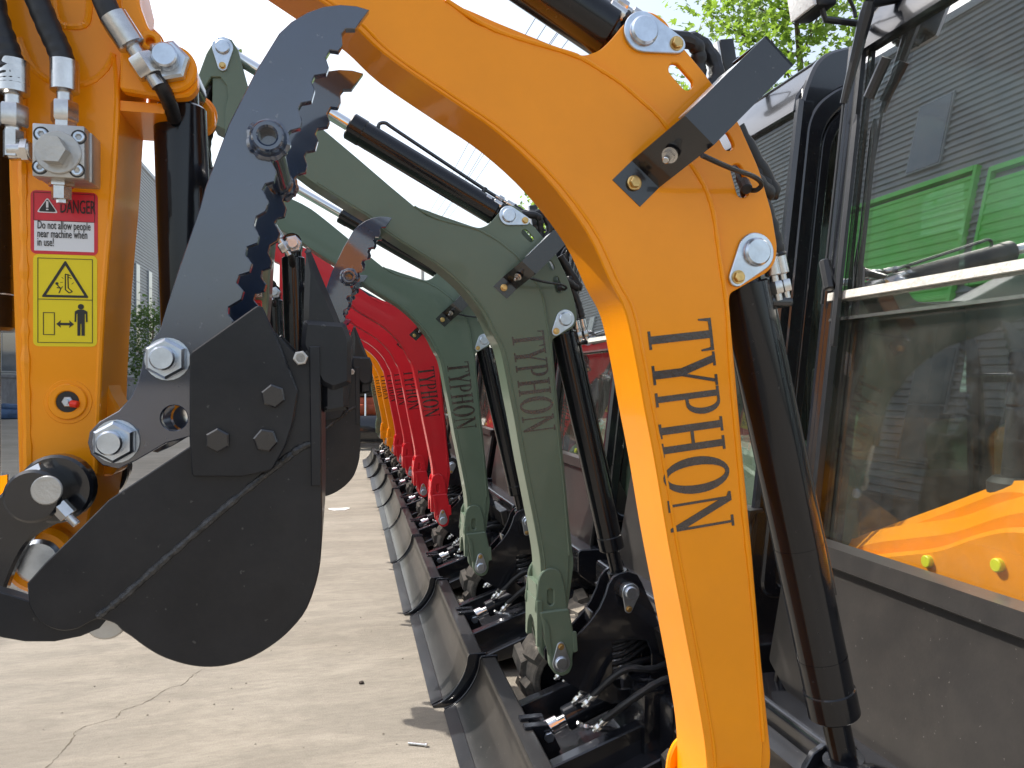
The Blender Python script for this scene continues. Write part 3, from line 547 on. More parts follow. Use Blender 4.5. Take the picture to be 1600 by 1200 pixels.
    side = [(297, 697), (299, 560), (402, 490), (470, 560), (483, 541), (500, 541), (502, 640), (503, 760), (503, 840), (498, 895), (480, 950), (455, 983), (430, 1005), (400, 1024), (370, 1036), (340, 1042), (310, 1042), (280, 1036), (250, 1025), (225, 1010), (205, 995), (190, 985), (178, 974), (150, 968), (120, 983), (90, 985), (60, 970), (45, 945), (42, 912), (70, 880), (105, 846), (170, 781)]
    side = side[:7] + [(p_[0], p_[1]) for p_ in cat([(a_, b2, 0) for a_, b2 in side[7:28]], 3)] + side[28:]
    g = G()
    for s in (-1, 1): g.poly([B(side)], s * .187, s * .195, .0012)
    sh = B([(p_[0], p_[1]) for p_ in cat([(a_, b2, 0) for a_, b2 in [(500, 548), (502, 640), (503, 760), (503, 840), (498, 895), (480, 950), (455, 983), (430, 1005), (400, 1024), (370, 1036), (340, 1042), (310, 1042), (280, 1036), (250, 1025), (225, 1010), (205, 995), (190, 985)]], 3)])
    inn = []
    for i in range(len(sh)):
        a_ = Vector(sh[max(i - 1, 0)]); b2 = Vector(sh[min(i + 1, len(sh) - 1)]); t_ = (b2 - a_).normalized(); inn.append((sh[i][0] + t_.y * .010, sh[i][1] - t_.x * .010))
    g.poly([sh + list(reversed(inn))], -.1868, .1868, .001)
    # edge roll of the shell standing just proud of the sides
    # hinge ears and back plate behind the near ear
    ears = B([(-20, 915), (-30, 960), (-15, 984), (10, 992), (45, 998), (90, 998), (130, 990), (160, 978), (200, 930), (200, 850), (160, 810), (90, 890), (50, 935), (20, 925)], -.177)
    for s in (-1, 1): g.poly([ears], s * .168, s * .1865, .001)
    lip = B([(483, 541), (500, 541), (502, 760), (486, 760)], -.2); g.poly([lip], -.199, -.187, .001); g.poly([lip], -.188, .188, .001)
    bu = g.build('bucket', 'bucket', root)
    g = G(); g.poly([rounded(B([(296, 690), (296, 552), (402, 477), (410, 479), (437, 538), (466, 612), (458, 660), (446, 698), (425, 735), (380, 745), (300, 745)], -.205), .004)], -.196, -.206, .0015); g.build('side_cutter', 'bucket', bu)
    for u_, v_, r_ in ((427, 619, 10), (340, 688, 0), (415, 688, 20)):
        q = at(0, u_, v_, -.21); g = G(); bolt(g, q[0], -.205, q[1], .0128, .008, -1, r_ + 30); g.build('cutter_bolt', 'black', bu)
    g = G()
    for pts, sd in (([(150, 966), (190, 935), (260, 873), (330, 812), (390, 762), (440, 722), (470, 700), (498, 690)], 3),):
        P, rr = weldpath(B(pts, -.2), -.1945, .0040, .45, sd); g.tube(P, rr, 8)
        g.build('weld_seam', 'weld', bu); q = at(0, 168, 966, -.18); g = G(); g.cyl((q[0], -.186, q[1]), (q[0], .186, q[1]), .021, 26, .002); g.build('hinge_pin', 'alu', bu)
    # teeth
    for j, yc in enumerate((-.165, -.055, .055, .165)):
        g = G(); tt = tr(0, [(478, 384), (486, 392), (534, 508), (543, 524), (545, 640), (503, 645), (503, 560), (474, 520), (474, 480), (476, 430)], -.19)
        g.poly([rounded(tt, .003)], yc - .024, yc + .024, .006)
        g.poly([rounded(tr(0, [(470, 540), (474, 500), (540, 505), (549, 530), (549, 600), (520, 610), (500, 600)], -.19), .004)], yc - .031, yc + .031, .005)
        g.build('tooth', 'bucket', bu)
    # inner bolts of cutter
    g = G(); q = at(0, 478, 560, -.19); g.cyl((q[0] - .005, -.208, q[1]), (q[0] - .005, -.15, q[1]), .005, 10); bolt(g, q[0] - .005, -.203, q[1], .008, .005, -1, 10); g.build('lip_bolt', 'alu', bu)
    # ---------------- bucket linkage
    LY = -.10
    lk = tr(0, [(-40, 820), (0, 776), (30, 750), (50, 735), (75, 727), (100, 729), (120, 745), (128, 768), (122, 792), (108, 808), (85, 820), (60, 835), (40, 858), (22, 895), (8, 930), (-15, 960), (-50, 980), (-80, 940)], LY)
    g = G(); lk = [(p_[0], p_[1]) for p_ in cat([(x, z, 0) for x, z in lk], 3, True)]
    for s in (-1, 1): g.poly([lk], s * .093, s * .110, .003)
    q = at(0, 76, 766, LY); g.cyl((q[0], -.15, q[1]), (q[0], .15, q[1]), .0285, 30, .003)
    g.cyl((q[0] + .012, -.095, q[1] + .003), (q[0] + .012, -.118, q[1] + .003), .038, 30, .003)
    li = g.build('bucket_link', 'black', root)
    q = at(0, 73, 766, -.15); k = G(); k.cyl((q[0], -.148, q[1]), (q[0], -.1515, q[1]), .0155, 28, .001); k.build('link_pin', 'alu', li)
    q = at(0, 98, 797, -.14); k = G(); k.tube([(q[0] - .004, -.140, q[1] + .006), (q[0] + .006, -.140, q[1] - .006)], .0095, 6); k.cyl((q[0], -.140, q[1]), (q[0] + .014, -.141, q[1] - .016), .0045, 12, .0005); k.build('clamp_bolt', 'steel', li); k = G()
    q = at(0, 60, 738, -.14); k.tube([(q[0] - .010, -.138, q[1] - .004), (q[0] + .004, -.138, q[1] + .004)], .008, 6); k.build('clamp_bolt', 'steel', li)
    # bucket cylinder on the front of the arm
    q0 = at(0, -26, -120, 0); q1 = at(0, -26, 800, 0); hyd((q0[0], 0, q0[1]), (q1[0], 0, q1[1]), .036, .22, .018, 'bucket_cylinder', root)
    # ---------------- dozer blade
    YC = .075 * 1.2; W_ = .578
    pr = [(.437, .0), (.430, .018)] + [(.437 + .085 * (t_ ** 1.6) + .028 * 0, .02 + .20 * t_) for t_ in [i / 8 for i in range(1, 9)]]
    arc = [(.422, .006), (.450, .015), (.478, .032), (.505, .058), (.528, .089), (.545, .120), (.556, .152), (.560, .182)]
    arc = [(p_[0], p_[1]) for p_ in cat([(x, z, 0) for x, z in arc], 3)]
    back = [(.566, .190), (.615, .190), (.622, .182), (.620, .150), (.600, .145), (.580, .12), (.560, .075), (.520, .02), (.480, .003), (.44, .001)]
    g = G(); g.poly([arc + back], YC - W_, YC + W_, .002)
    def skew(q):
        for v in q.v: v.x += (v.y - YC) * .022
    skew(g); bl = g.build('dozer_blade', 'blade', root)
    for s in (-1, 1):
        g = G(); g.poly([[(p_[0] - .005, p_[1] + .002) for p_ in arc] + [(.562, .197), (.626, .197), (.630, .15), (.60, .06), (.55, .002), (.42, -.0 + .001)]], YC + s * W_, YC + s * (W_ + .010), .0015); skew(g); g.build('blade_end_plate', 'black', bl)
    g = G(); g.poly([[(.414, .006), (.420, .001), (.462, .0165), (.458, .0245)]], YC - W_ + .01, YC + W_ - .01, .001); skew(g); g.build('cutting_edge', 'bucket', bl)
    for s in (-1, 1):
        g = G(); yy = YC + s * .21; g.poly([[(.59, .15), (.62, .155), (1.05, .30), (1.15, .26), (1.15, .20), (.62, .05), (.58, .04)]], yy - .022, yy + .022, .004); g.build('blade_arm', 'black', root)
    g = G(); g.poly([[(.545, .20), (.62, .20), (.66, .12), (.60, .05), (.53, .06)]], YC - .06, YC - .03, .002); g.poly([[(.545, .20), (.62, .20), (.66, .12), (.60, .05), (.53, .06)]], YC + .0, YC + .03, .002)
    for v in g.v: v.x += .045
    g.build('cylinder_lug', 'black', bl)
    a = Vector((.665, YC - .015, .165)); b_ = Vector((.93, YC - .015, .27)); ob, b0, b1, d = hyd(b_, a, .037, .07, .018, 'blade_cylinder', root, .05, .04)
    k = G(); bolt(k, a.x, YC - .062, a.z, .017, .012, -1, 10); k.build('cylinder_bolt', 'zinc', ob); k = G(); bolt(k, b_.x, YC - .068, b_.z, .017, .012, -1, 10); k.build('cylinder_bolt', 'zinc', ob)
    k = G(); f0 = b1 - d * .035 + Vector((0, -.036, -.004)); k.cyl(f0 + Vector((0, .01, 0)), f0 + Vector((0, -.012, -.008)), .008, 10)
    d3 = Vector((.9, -.25, -.12)).normalized(); k.cyl(f0 + Vector((0, -.012, -.008)), f0 + Vector((.01, -.014, -.010)), .009, 8); fitting(k, f0 + Vector((.03, -.02, -.014)), -d3, .75); k.build('hose_fitting', 'steel', ob)
    hs = G(); s_ = f0 + Vector((.03, -.02, -.014)) + d3 * .03
    hs.tube(cat([s_, s_ + d3 * .05, s_ + Vector((.12, -.03, -.03)), s_ + Vector((.25, -.01, -.01)), s_ + Vector((.40, .05, .10))], 9), [.0095 + .0012 * math.sin(i * 2.2) for i in range(37)], 10); hs.build('hydraulic_hose', 'rubber', ob)
    # ---------------- undercarriage and tracks
    for s in (-1, 1):
        tw = .12; yc = YC + s * .43; x0, x1, rr_, zc = (.86 if s > 0 else 1.10), 2.05, .150, .174
        loop = circ(x1, zc, rr_, 12, -90, 90) + circ(x0, zc, rr_, 12, 90, 270)
        inn_ = circ(x1, zc, rr_ - .03, 12, -90, 90) + circ(x0, zc, rr_ - .03, 12, 90, 270)
        g = G(); g.poly([loop, inn_], yc - tw, yc + tw, .006)
        per = 2 * (x1 - x0) + 2 * math.pi * rr_; nl = 52; 
        for i in range(nl):
            t_ = i * per / nl; Ls = x1 - x0
            if t_ < Ls: px_, pz_, an = x0 + t_, zc - rr_, -90
            elif t_ < Ls + math.pi * rr_: an = -90 + (t_ - Ls) / rr_ * 180 / math.pi; px_, pz_ = x1 + rr_ * math.cos(R(an)), zc + rr_ * math.sin(R(an))
            elif t_ < 2 * Ls + math.pi * rr_: px_, pz_, an = x1 - (t_ - Ls - math.pi * rr_), zc + rr_, 90
            else: an = 90 + (t_ - 2 * Ls - math.pi * rr_) / rr_ * 180 / math.pi; px_, pz_ = x0 + rr_ * math.cos(R(an)), zc + rr_ * math.sin(R(an))
            nx, nz_ = math.cos(R(an)), math.sin(R(an)); tx, tz_ = -nz_, nx
            ya, yb = (yc - tw, yc + .012) if i % 2 else (yc - .012, yc + tw)
            sk = .022 if i % 2 else -.022
            vs = []
            for (hh, ww_) in ((-.004, .036), (.020, .022)):
                for (y_, o_) in ((ya, -sk if i % 2 else sk * 0), (yb, sk * 0 if i % 2 else sk)):
                    for e_ in (-1, 1): vs.append((px_ + nx * hh + tx * (e_ * ww_ + o_), y_, pz_ + nz_ * hh + tz_ * (e_ * ww_ + o_)))
            g.add(vs, [(0, 1, 3, 2), (4, 6, 7, 5), (0, 4, 5, 1), (2, 3, 7, 6), (0, 2, 6, 4), (1, 5, 7, 3)])
        tk = g.build('track', 'track', root, 25)
        g = G(); g.cyl((x0, yc - .05, zc), (x0, yc + .05, zc), rr_ - .034, 28, .01); g.cyl((x1, yc - .05, zc), (x1, yc + .05, zc), rr_ - .034, 28, .01)
        for i in range(3): g.cyl((x0 + .3 + .3 * i, yc - .06, .09), (x0 + .3 + .3 * i, yc + .06, .09), .055, 20, .006)
        g.box((x0 + .05, yc - .045, .12), (x1 - .1, yc + .045, .24), .01); g.build('track_frame', 'black', tk)
    g = G(); g.box((.95, YC - .33, .12), (2.0, YC + .33, .34), .015); g.poly([[(.66, .035), (.98, .10), (.98, .20), (.80, .13), (.64, .07)]], YC - .30, YC + .30, .004); g.box((.90, YC - .25, .14), (.97, YC + .25, .36), .01); g.cyl((1.5, YC, .33), (1.5, YC, .46), .30, 40, .01); g.build('undercarriage', 'black', root)
    rn_ = random.Random(12)
    for j in range(5):
        y_ = YC - .30 + .10 * j; k = G(); z_ = .34 + .03 * (j % 2)
        k.tube(cat([(.78, y_ + .06, z_ - .06), (.86, y_ + rn_.uniform(-.03, .03), z_ + .03), (.95, y_, z_ + rn_.uniform(.02, .09)), (1.06, y_ + .02, z_ + .04), (1.16, y_, z_ - .02)], 7), [.0105 + .001 * math.sin(i * 2.0) for i in range(29)], 9); k.build('hydraulic_hose', 'rubber', root)
        k = G(); fitting(k, (.77, y_ + .065, z_ - .075), (-.6, .3, -.7), .8); k.build('hose_fitting', 'steel', root)
    # ---------------- upper platform
    g = G(); g.poly([rounded([(1.02, .46), (1.10, .40), (2.30, .40), (2.38, .50), (2.38, .56), (1.02, .56)], .02)], YC - .50, YC + .52, .004)
    g.poly([[(.93, .26), (1.16, .24), (1.16, .50), (1.02, .52), (.90, .48)]], .052, .060, .002)
    g.box((1.02, -.20, .22), (1.20, .22, .46), .01)
    g.build('platform', 'black', root)
    g = G(); g.poly([rounded([(1.95, .56), (2.42, .56), (2.50, .62), (2.52, 1.00), (2.44, 1.12), (1.95, 1.14)], .07)], YC - .50, YC + .52, .03); g.build('engine_cover', colour, root)
    # ---------------- cab
    c0, c1 = -.33, .56
    def fx_(z): return 1.105 + (z - .54) * .165 if z < .92 else (1.168 + (z - .92) * .012 / .1 if z < 2.3 else 0)
    cab = empty('cab'); cab.parent = root
    t_ = .03
    outl = [(1.105, .54), (fx_(.92), .92), (fx_(2.06), 2.06), (1.36, 2.19), (1.50, 2.235), (2.28, 2.21), (2.38, 2.10), (2.38, .60), (2.34, .56)]
    outl = rounded(outl, [.01, .01, .10, .06, .1, .1, .08, .02, .02], 6)
    def door(ins, r): return rounded([(fx_(.70) + ins, .64 + ins * .5), (fx_(1.9) + ins, 2.02 - ins + .05), (1.44 + ins * .3, 2.16 - ins), (1.98 - ins, 2.16 - ins), (2.0 - ins, .64 + ins * .5)], [.05, r, r, r, .05], 10)
    g = G()
    for s, y_ in ((-1, c0), (1, c1)):
        g.poly([outl, door(.045, .16)], y_, y_ - s * .030, .008)
        g.poly([door(.040, .16), door(.085, .14)], y_ + s * .006, y_ - s * .020, .006)
        g.poly([door(.090, .14), door(.118, .12)], y_ - s * .002, y_ - s * .024, .004)
    g.poly([rounded([(c0 + .04, .58), (c1 - .04, .58), (c1 - .04, 2.19), (c0 + .04, 2.19)], .02), rounded([(c0 + .12, 1.22), (c1 - .12, 1.22), (c1 - .12, 2.02), (c0 + .12, 2.02)], .07)], 2.335, 2.37, .004, 'X')
    g.build('cab_frame', 'black', cab)
    for s, y_ in ((-1, c0), (1, c1)): g = G(); g.poly([door(.116, .12)], y_ - s * .010, y_ - s * .014, 0); g.build('door_window', 'glass', cab, 0)
    g = G(); g.poly([rounded([(c0 + .11, 1.21), (c1 - .11, 1.21), (c1 - .11, 2.03), (c0 + .11, 2.03)], .07)], 2.35, 2.354, 0, 'X'); g.build('rear_window', 'glass', cab, 0)
    # front posts, header and roof
    def rake(z): return fx_(z) - .004
    g = G()
    for ya, yb in ((c0 - .002, c0 + .035), (c1 - .022, c1 + .002)):
        pts = [(rake(.90), .90), (rake(2.06), 2.06), (rake(2.06) + .05, 2.06), (rake(.90) + .05, .90)]; g.poly([pts], ya, yb, .010)
    g.poly([[(rake(2.03) - .004, 2.03), (rake(2.07), 2.075), (1.40, 2.205), (1.46, 2.205), (1.46, 2.03)]], c0 + .02, c1 - .02, .006)
    g.poly([rounded([(1.37, 2.19), (1.50, 2.243), (2.27, 2.218), (2.36, 2.15), (2.30, 2.13), (1.50, 2.13)], .03)], c0 + .012, c1 - .012, .02)
    g.build('cab_roof', 'black', cab)
    # lower front panel with its folded ledge
    g = G(); g.poly([rounded([(c0 - .012, .54), (c1 - .10, .54), (c1 + .02, .60), (c1 + .012, .86), (c1 + .0, .90), (c0 - .0, .90)], .012)], 0, .012, .002, 'X')
    for v in g.v: v.x = v.x + 1.092 + (v.z - .54) * .165
    g2 = G(); g2.poly([[(1.134, .862), (1.128, .866), (1.136, .904), (1.175, .908), (1.178, .898), (1.150, .895)]], c0 - .012, c1 - .03, .001); g.add(g2.v, g2.f)
    g.build('front_panel', 'panel', cab)
    g = G()
    for s, y_ in ((-1, c0), (1, c1)): g.poly([[(1.10, .54), (1.165, .90), (1.20, .90), (1.30, .70), (1.30, .56)]], y_, y_ - s * .008, .001)
    g.poly([[(.98, .50), (1.16, .56), (1.16, .50), (1.0, .42)]], c0 + .05, c1 - .05, .004); g.build('panel_return', 'panel', cab)
    # windscreen, upper sash in front of the lower one
    def pane(za, zb, off, ya, yb, th=.005):
        k = G(); k.box((0, ya, za), (th, yb, zb))
        for v in k.v: v.x += rake(v.z) + off
        return k
    pane(1.405, 2.05, .012, c0 + .035, c1 - .035).build('upper_windscreen', 'front_glass', cab, 0)
    pane(.90, 1.455, .028, c0 + .035, c1 - .035).build('lower_windscreen', 'lower_glass', cab, 0)
    k = pane(1.448, 1.466, -.004, c0 + .03, c1 - .03, .014); k.build('windscreen_seal', 'seal', cab)
    k = pane(1.400, 1.407, .006, c0 + .03, c1 - .03, .010); k.build('windscreen_trim', 'steel', cab)
    k = pane(.92, 2.05, -.006, c1 - .066, c1 - .056, .012); k2_ = pane(.92, 2.05, .010, c1 - .052, c1 - .022, .010); k.add(k2_.v, k2_.f); k.build('windscreen_gasket', 'trim', cab)
    # dot-screened edge band, wiper, stay
    wy = c1 - .10
    k = G(); P0 = Vector((rake(2.10) - .05, wy - .035, 2.10)); P1 = Vector((rake(1.90) - .040, wy + .035, 1.90)); P2 = Vector((rake(1.42) - .02, wy + .062, 1.44))
    k.tube([P0 + Vector((.07, 0, .02)), P0], .014, 12); k.tube([P0, P0 + (P1 - P0) * .12, P1], [.013, .016, .008], 8); k.tube([P1, P2], .0035, 6)
    k.tube([Vector((rake(z) - .012, wy + .02 - (1.86 - z) * 0, z)) for z in (1.87, 1.84, 1.60, 1.36, 1.34)], [.004, .010, .009, .009, .006], 6)
    k.cyl(P2 + Vector((.0, -.01, .1)), P2 + Vector((.0, -.03, .03)), .013, 8, .003); k.build('wiper', 'trim', cab)
    k = G(); k.tube([Vector((rake(1.93) - .006, wy - .06, 1.97)), Vector((rake(1.88) - .006, wy - .01, 1.90))], .012, 8); k.build('glass_clip', 'trim', cab)
    # work lights on the roof edge
    for px_, yy, pz_ in ((1.16, c1 - .04, 2.17), (1.25, .05, 2.30)):
        p = Vector((px_, yy, pz_)); mt = Matrix.Translation(p) @ Matrix.Rotation(R(-10), 4, 'Y')
        k = G(); k.box((-.012, -.050, -.065), (.040, .050, .065), .008, mt); k.tube([p + Vector((.02, -.03, -.05)), p + Vector((.03, -.03, -.085)), p + Vector((.14, -.03, -.085))], .008, 8); k.tube(cat([p + Vector((.035, 0, 0)), p + Vector((.08, 0, .03)), p + Vector((.13, .01, -.02)), p + Vector((.14, .01, -.05))], 5), .0045, 8)
        lo = k.build('work_light', 'trim', cab)
        k = G(); k.box((-.020, -.045, -.060), (-.011, .045, .060), .002, mt); k.build('light_lens', 'shade', cab)
    # interior: seat, console, levers
    g = G(); g.poly([rounded([(1.60, .85), (2.02, .83), (2.06, .98), (1.98, 1.0), (1.60, .98)], .04)], c0 + .25, c1 - .25, .03)
    g.poly([rounded([(1.92, .95), (2.04, .95), (2.16, 1.55), (2.10, 1.60), (2.03, 1.58)], .04)], c0 + .25, c1 - .25, .03)
    g.poly([rounded([(2.08, 1.60), (2.15, 1.60), (2.17, 1.78), (2.12, 1.80)], .03)], c0 + .33, c1 - .33, .02)
    g.box((1.6, c0 + .25, .56), (2.1, c1 - .25, .84), .02); g.build('seat', 'seat', cab)
    g = G(); g.box((1.18, c0 + .03, .56), (2.33, c1 - .03, .60)); g.build('cab_floor', 'trim', cab)
    g = G()
    hp = [(-.32, .60), (-.30, .98), (-.22, 1.05), (-.08, 1.07), (.02, 1.07), (.10, 1.045), (.20, 1.0), (.32, .965), (.42, .935), (.50, .90), (.53, .86), (.53, .60)]
    hp = [(p_[0], p_[1]) for p_ in cat([(a_, b2, 0) for a_, b2 in hp], 4)]
    hp = [(c1 - .03 - .54 + p_[0], p_[1]) for p_ in hp]
    g.poly([hp], 1.245, 1.52, .03, 'X')
    g.poly([[(p_[0] * .97, p_[1] - .055) for p_ in hp]], 1.212, 1.25, .008, 'X')
    g.poly([[(a_, b2 + .03) for a_, b2 in rounded([(c1 - .30, .985), (c1 - .44, 1.05), (c1 - .52, 1.05), (c1 - .54, .90), (c1 - .06, .85), (c1 - .05, .875)], .04)]], 1.30, 1.47, .02, 'X')
    co = g.build('console', colour, cab)
    for yy, zz in ((c1 - .36, .915), (c1 - .52, .945)): g = G(); g.cyl((1.214, yy, zz), (1.202, yy, zz), .012, 20, .002); g.build('console_bolt', 'yellowcap', cab)
    g = G(); yy = c1 - .42; g.cyl((1.36, yy, 1.01), (1.36, yy, 1.08), .055, 24, .01); g.cyl((1.36, yy, 1.05), (1.36, yy, 1.03), .050, 24, .01); g.cyl((1.36, yy, 1.02), (1.35, yy, 1.22), .036, 16, .004, .014); g.cyl((1.35, yy, 1.21), (1.36, yy, 1.32), .018, 16, .006)
    g.build('control_lever', 'seat', cab); g = G(); g.cyl((1.50, c0 + .18, .60), (1.48, c0 + .18, 1.20), .016, 12); g.cyl((1.48, c0 + .18, 1.18), (1.49, c0 + .18, 1.30), .024, 12, .006)
    g.build('control_lever', 'seat', cab)
    for ya, yb in ((c0 + .05, c0 + .20), (c1 - .2, c1 - .05)): g = G(); g.box((1.60, ya, .60), (2.1, yb, .98), .03); g.build('side_console', 'seat', cab)
    return root
# ------------------------------------------------------------------ row of machines
def clone(o, parent, remap):
    c = o.copy(); sc.collection.objects.link(c); c.parent = parent
    if o.type == 'MESH' and o.data.materials and o.data.materials[0] in remap:
        key = (o.data.name, remap[o.data.materials[0]].name)
        if key not in cache:
            m = o.data.copy(); m.materials[0] = remap[o.data.materials[0]]; cache[key] = m
        c.data = cache[key]
    for ch in kids[o]: clone(ch, c, remap)
    return c
proto = make_excavator('orange')
kids = {}
for o in list(sc.objects): kids[o] = [c for c in sc.objects if c.parent == o]
cache = {}
row = [('orange', -.10), ('green', -.02), ('green', -.035), ('red', -.038), ('red', -.02), ('red', .002), ('red', .018), ('orange', .025), ('orange', .02), ('green', .015)]
labels = ['orange mini excavator nearest the camera, with danger and yellow warning stickers on its arm',
          'green mini excavator directly behind the nearest orange one, largest of the green machines',
          'second green mini excavator, between the larger green machine and the first red one',
          'nearest red mini excavator, standing right behind the second green machine',
          'second red mini excavator in the row, its full black lettering still readable',
          'third red mini excavator, its lettering mostly hidden behind the red boom before it',
          'fourth and farthest red mini excavator, just before the far orange pair',
          'nearer of the two small orange mini excavators beyond the red ones',
          'farther of the two small orange mini excavators beyond the red ones',
          'farthest green mini excavator, a thin edge behind the far orange pair']
machines = []
for i, (c, dx) in enumerate(row):
    m = proto if i == 0 else clone(proto, None, {M['orange']: M[c]} if c != 'orange' else {})
    m.location = (dx, YB(i), 0); machines.append(m)
    tag(m, labels[i], 'excavator', 'mini excavators parked side by side in a row')
for o in [c for c in sc.objects if c.name.startswith('lettering')]:
    if o.parent and o.parent.parent == machines[1]: o.location = (.004, 0, .062)
for i in (1, 2):
    for o in [c for c in sc.objects if c.parent == machines[i]]:
        k_ = o.name.split('.')[0]
        if k_ == 'arm':
            for c in [c for c in sc.objects if c.parent == o and c.name.startswith('cylinder_bracket')]: bpy.data.objects.remove(c)
        if k_ == 'thumb': o.location.x += .035
        if i == 2 and k_ in ('arm', 'thumb_cylinder', 'bucket_cylinder'): o.location.x -= .12
# ------------------------------------------------------------------ ground
def ground_mat():
    m = bpy.data.materials.new('concrete_yard'); m.use_nodes = True; n = m.node_tree.nodes; l = m.node_tree.links; b = n['Principled BSDF']
    tc = n.new('ShaderNodeTexCoord')
    def nz(sc_, det=8, ro=.6, vec=None, dist=0):
        q = n.new('ShaderNodeTexNoise'); q.inputs['Scale'].default_value = sc_; q.inputs['Detail'].default_value = det; q.inputs['Roughness'].default_value = ro; q.inputs['Distortion'].default_value = dist
        l.new(vec or tc.outputs['Object'], q.inputs['Vector']); return q.outputs[0]
    def ramp(src, a, b_, ca, cb):
        r = n.new('ShaderNodeValToRGB'); r.color_ramp.elements[0].position = a; r.color_ramp.elements[1].position = b_; r.color_ramp.elements[0].color = (*ca, 1); r.color_ramp.elements[1].color = (*cb, 1); l.new(src, r.inputs[0]); return r.outputs[0]
    def mix(f, a, b_, mode='MIX'):
        x = n.new('ShaderNodeMix'); x.data_type = 'RGBA'; x.blend_type = mode
        if isinstance(f, float): x.inputs['Factor'].default_value = f
        else: l.new(f, x.inputs['Factor'])
        l.new(a, x.inputs['A']); l.new(b_, x.inputs['B']); return x.outputs['Result']
    mp = n.new('ShaderNodeMapping'); mp.inputs['Scale'].default_value = (1.0, 3.2, 1); mp.inputs['Rotation'].default_value = (0, 0, R(-12)); l.new(tc.outputs['Object'], mp.inputs[0])
    base = ramp(nz(.55, 9, .6), .35, .7, (.24, .208, .165), (.315, .28, .232))
    st = ramp(nz(1.6, 11, .72, mp.outputs[0], .6), .44, .60, (.66, .66, .66), (1, 1, 1))
    fine = ramp(nz(14, 10, .8, mp.outputs[0], .3), .36, .56, (.70, .69, .68), (1.04, 1.04, 1.04))
    grit = ramp(nz(190, 4, .7), .30, .55, (.72, .72, .72), (1.05, 1.05, 1.05))
    c = mix(.62, base, st, 'MULTIPLY'); c = mix(.55, c, fine, 'MULTIPLY'); c = mix(.5, c, grit, 'MULTIPLY')
    vv = n.new('ShaderNodeTexVoronoi'); vv.inputs['Scale'].default_value = 22; l.new(tc.outputs['Object'], vv.inputs['Vector'])
    spot = ramp(vv.outputs['Distance'], .03, .055, (.25, .22, .19), (1, 1, 1)); c = mix(.5, c, spot, 'MULTIPLY')
    l.new(c, b.inputs['Base Color']); b.inputs['Roughness'].default_value = .85
    h = n.new('ShaderNodeMath'); h.operation = 'ADD'; l.new(nz(25, 8, .7, mp.outputs[0], .4), h.inputs[0]); l.new(nz(120, 4, .7), h.inputs[1])
    bp = n.new('ShaderNodeBump'); bp.inputs['Strength'].default_value = .5; bp.inputs['Distance'].default_value = .006; l.new(h.outputs[0], bp.inputs['Height']); l.new(bp.outputs[0], b.inputs['Normal'])
    return m
g = G(); g.add([(-400, -400, 0), (400, -400, 0), (400, 800, 0), (-400, 800, 0)], [(0, 1, 2, 3)])
tag(g.build('ground', ground_mat(), None, 0), None, None, None, 'structure')
def gpt(u, v, z=.0):
    ww = (H - z) * F / (v - 596); a = TH + math.atan((u - 800) / F); Y = ww / (math.tan(a) * S + C); return Vector((Y * math.tan(a), Y, z))
# crack: a thin jagged dirt-filled line
rnd = random.Random(8)
ck = [(70, 1203), (92, 1180), (112, 1157), (120, 1142), (145, 1132), (180, 1122), (192, 1110), (222, 1100), (240, 1090), (262, 1076), (285, 1070), (300, 1056), (320, 1044)]
P = cat([gpt(u, v, .0) for u, v in ck], 7); g = G(); vs = []; fs = []
for i, p in enumerate(P):
    wd = (.0007 + .0025 * rnd.random() ** 2) * (1 if i < len(P) - 8 else .5); q = p + Vector((rnd.uniform(-.004, .004), rnd.uniform(-.004, .004), 0)); d = (P[min(i + 1, len(P) - 1)] - P[max(i - 1, 0)]).normalized(); s = Vector((-d.y, d.x, 0)) * wd
    vs += [q + s + Vector((0, 0, .0012)), q - s + Vector((0, 0, .0012))]
    if i: fs.append((2 * i - 2, 2 * i - 1, 2 * i + 1, 2 * i))
g.add(vs, fs); tag(g.build('ground_crack', mat('crack_dirt', (.11, .09, .065), .95), None, 0), None, None, None, 'structure')
# white paint patch, fallen pin, pebbles
g = G(); c0_ = gpt(530, 796); ring = [(c0_.x + (.10 + .03 * math.sin(a * 3)) * math.cos(a) * .9, c0_.y + (.10 + .04 * math.cos(a * 2)) * math.sin(a)) for a in [2 * math.pi * i / 24 for i in range(24)]]
g.poly([ring], .001, .004, 0, 'Z'); tag(g.build('paint_patch', mat('white_spill', (.72, .71, .69), .7, var=.1), None, 0), 'small white paint patch on the concrete beside the row of blades', 'paint patch')
g = G(); a = gpt(638, 1161, .006); b_ = gpt(666, 1164, .006); g.cyl(a, b_, .0045, 10); g.cyl(b_ - (b_ - a).normalized() * .004, b_ + (b_ - a).normalized() * .003, .007, 10)
tag(g.build('steel_pin', 'steel'), 'small bare steel pin lying on the concrete near the front blade', 'pin')
rnd = random.Random(3)
def pebble(name, p, r, label, m, group=None):
    bm = bmesh.new(); bmesh.ops.create_icosphere(bm, subdivisions=2, radius=r)
    for v in bm.verts: v.co *= 1 + .45 * noise.noise(v.co * (1.4 / r) + Vector((p[0] * 9, p[1] * 7, 0))); v.co.z *= .6
    me = bpy.data.meshes.new(name); bm.to_mesh(me); bm.free(); me.materials.append(M[m] if isinstance(m, str) else m)
    o = bpy.data.objects.new(name, me); sc.collection.objects.link(o); o.location = (p[0], p[1], r * .4); tag(o, label, 'debris', group)
mp_ = mat('pebble', (.22, .19, .15), .9, var=.3)
pebble('clod', gpt(565, 1068), .011, 'dark lump of dirt on the concrete left of the blades', mat('dark_dirt', (.03, .02, .015), .9))
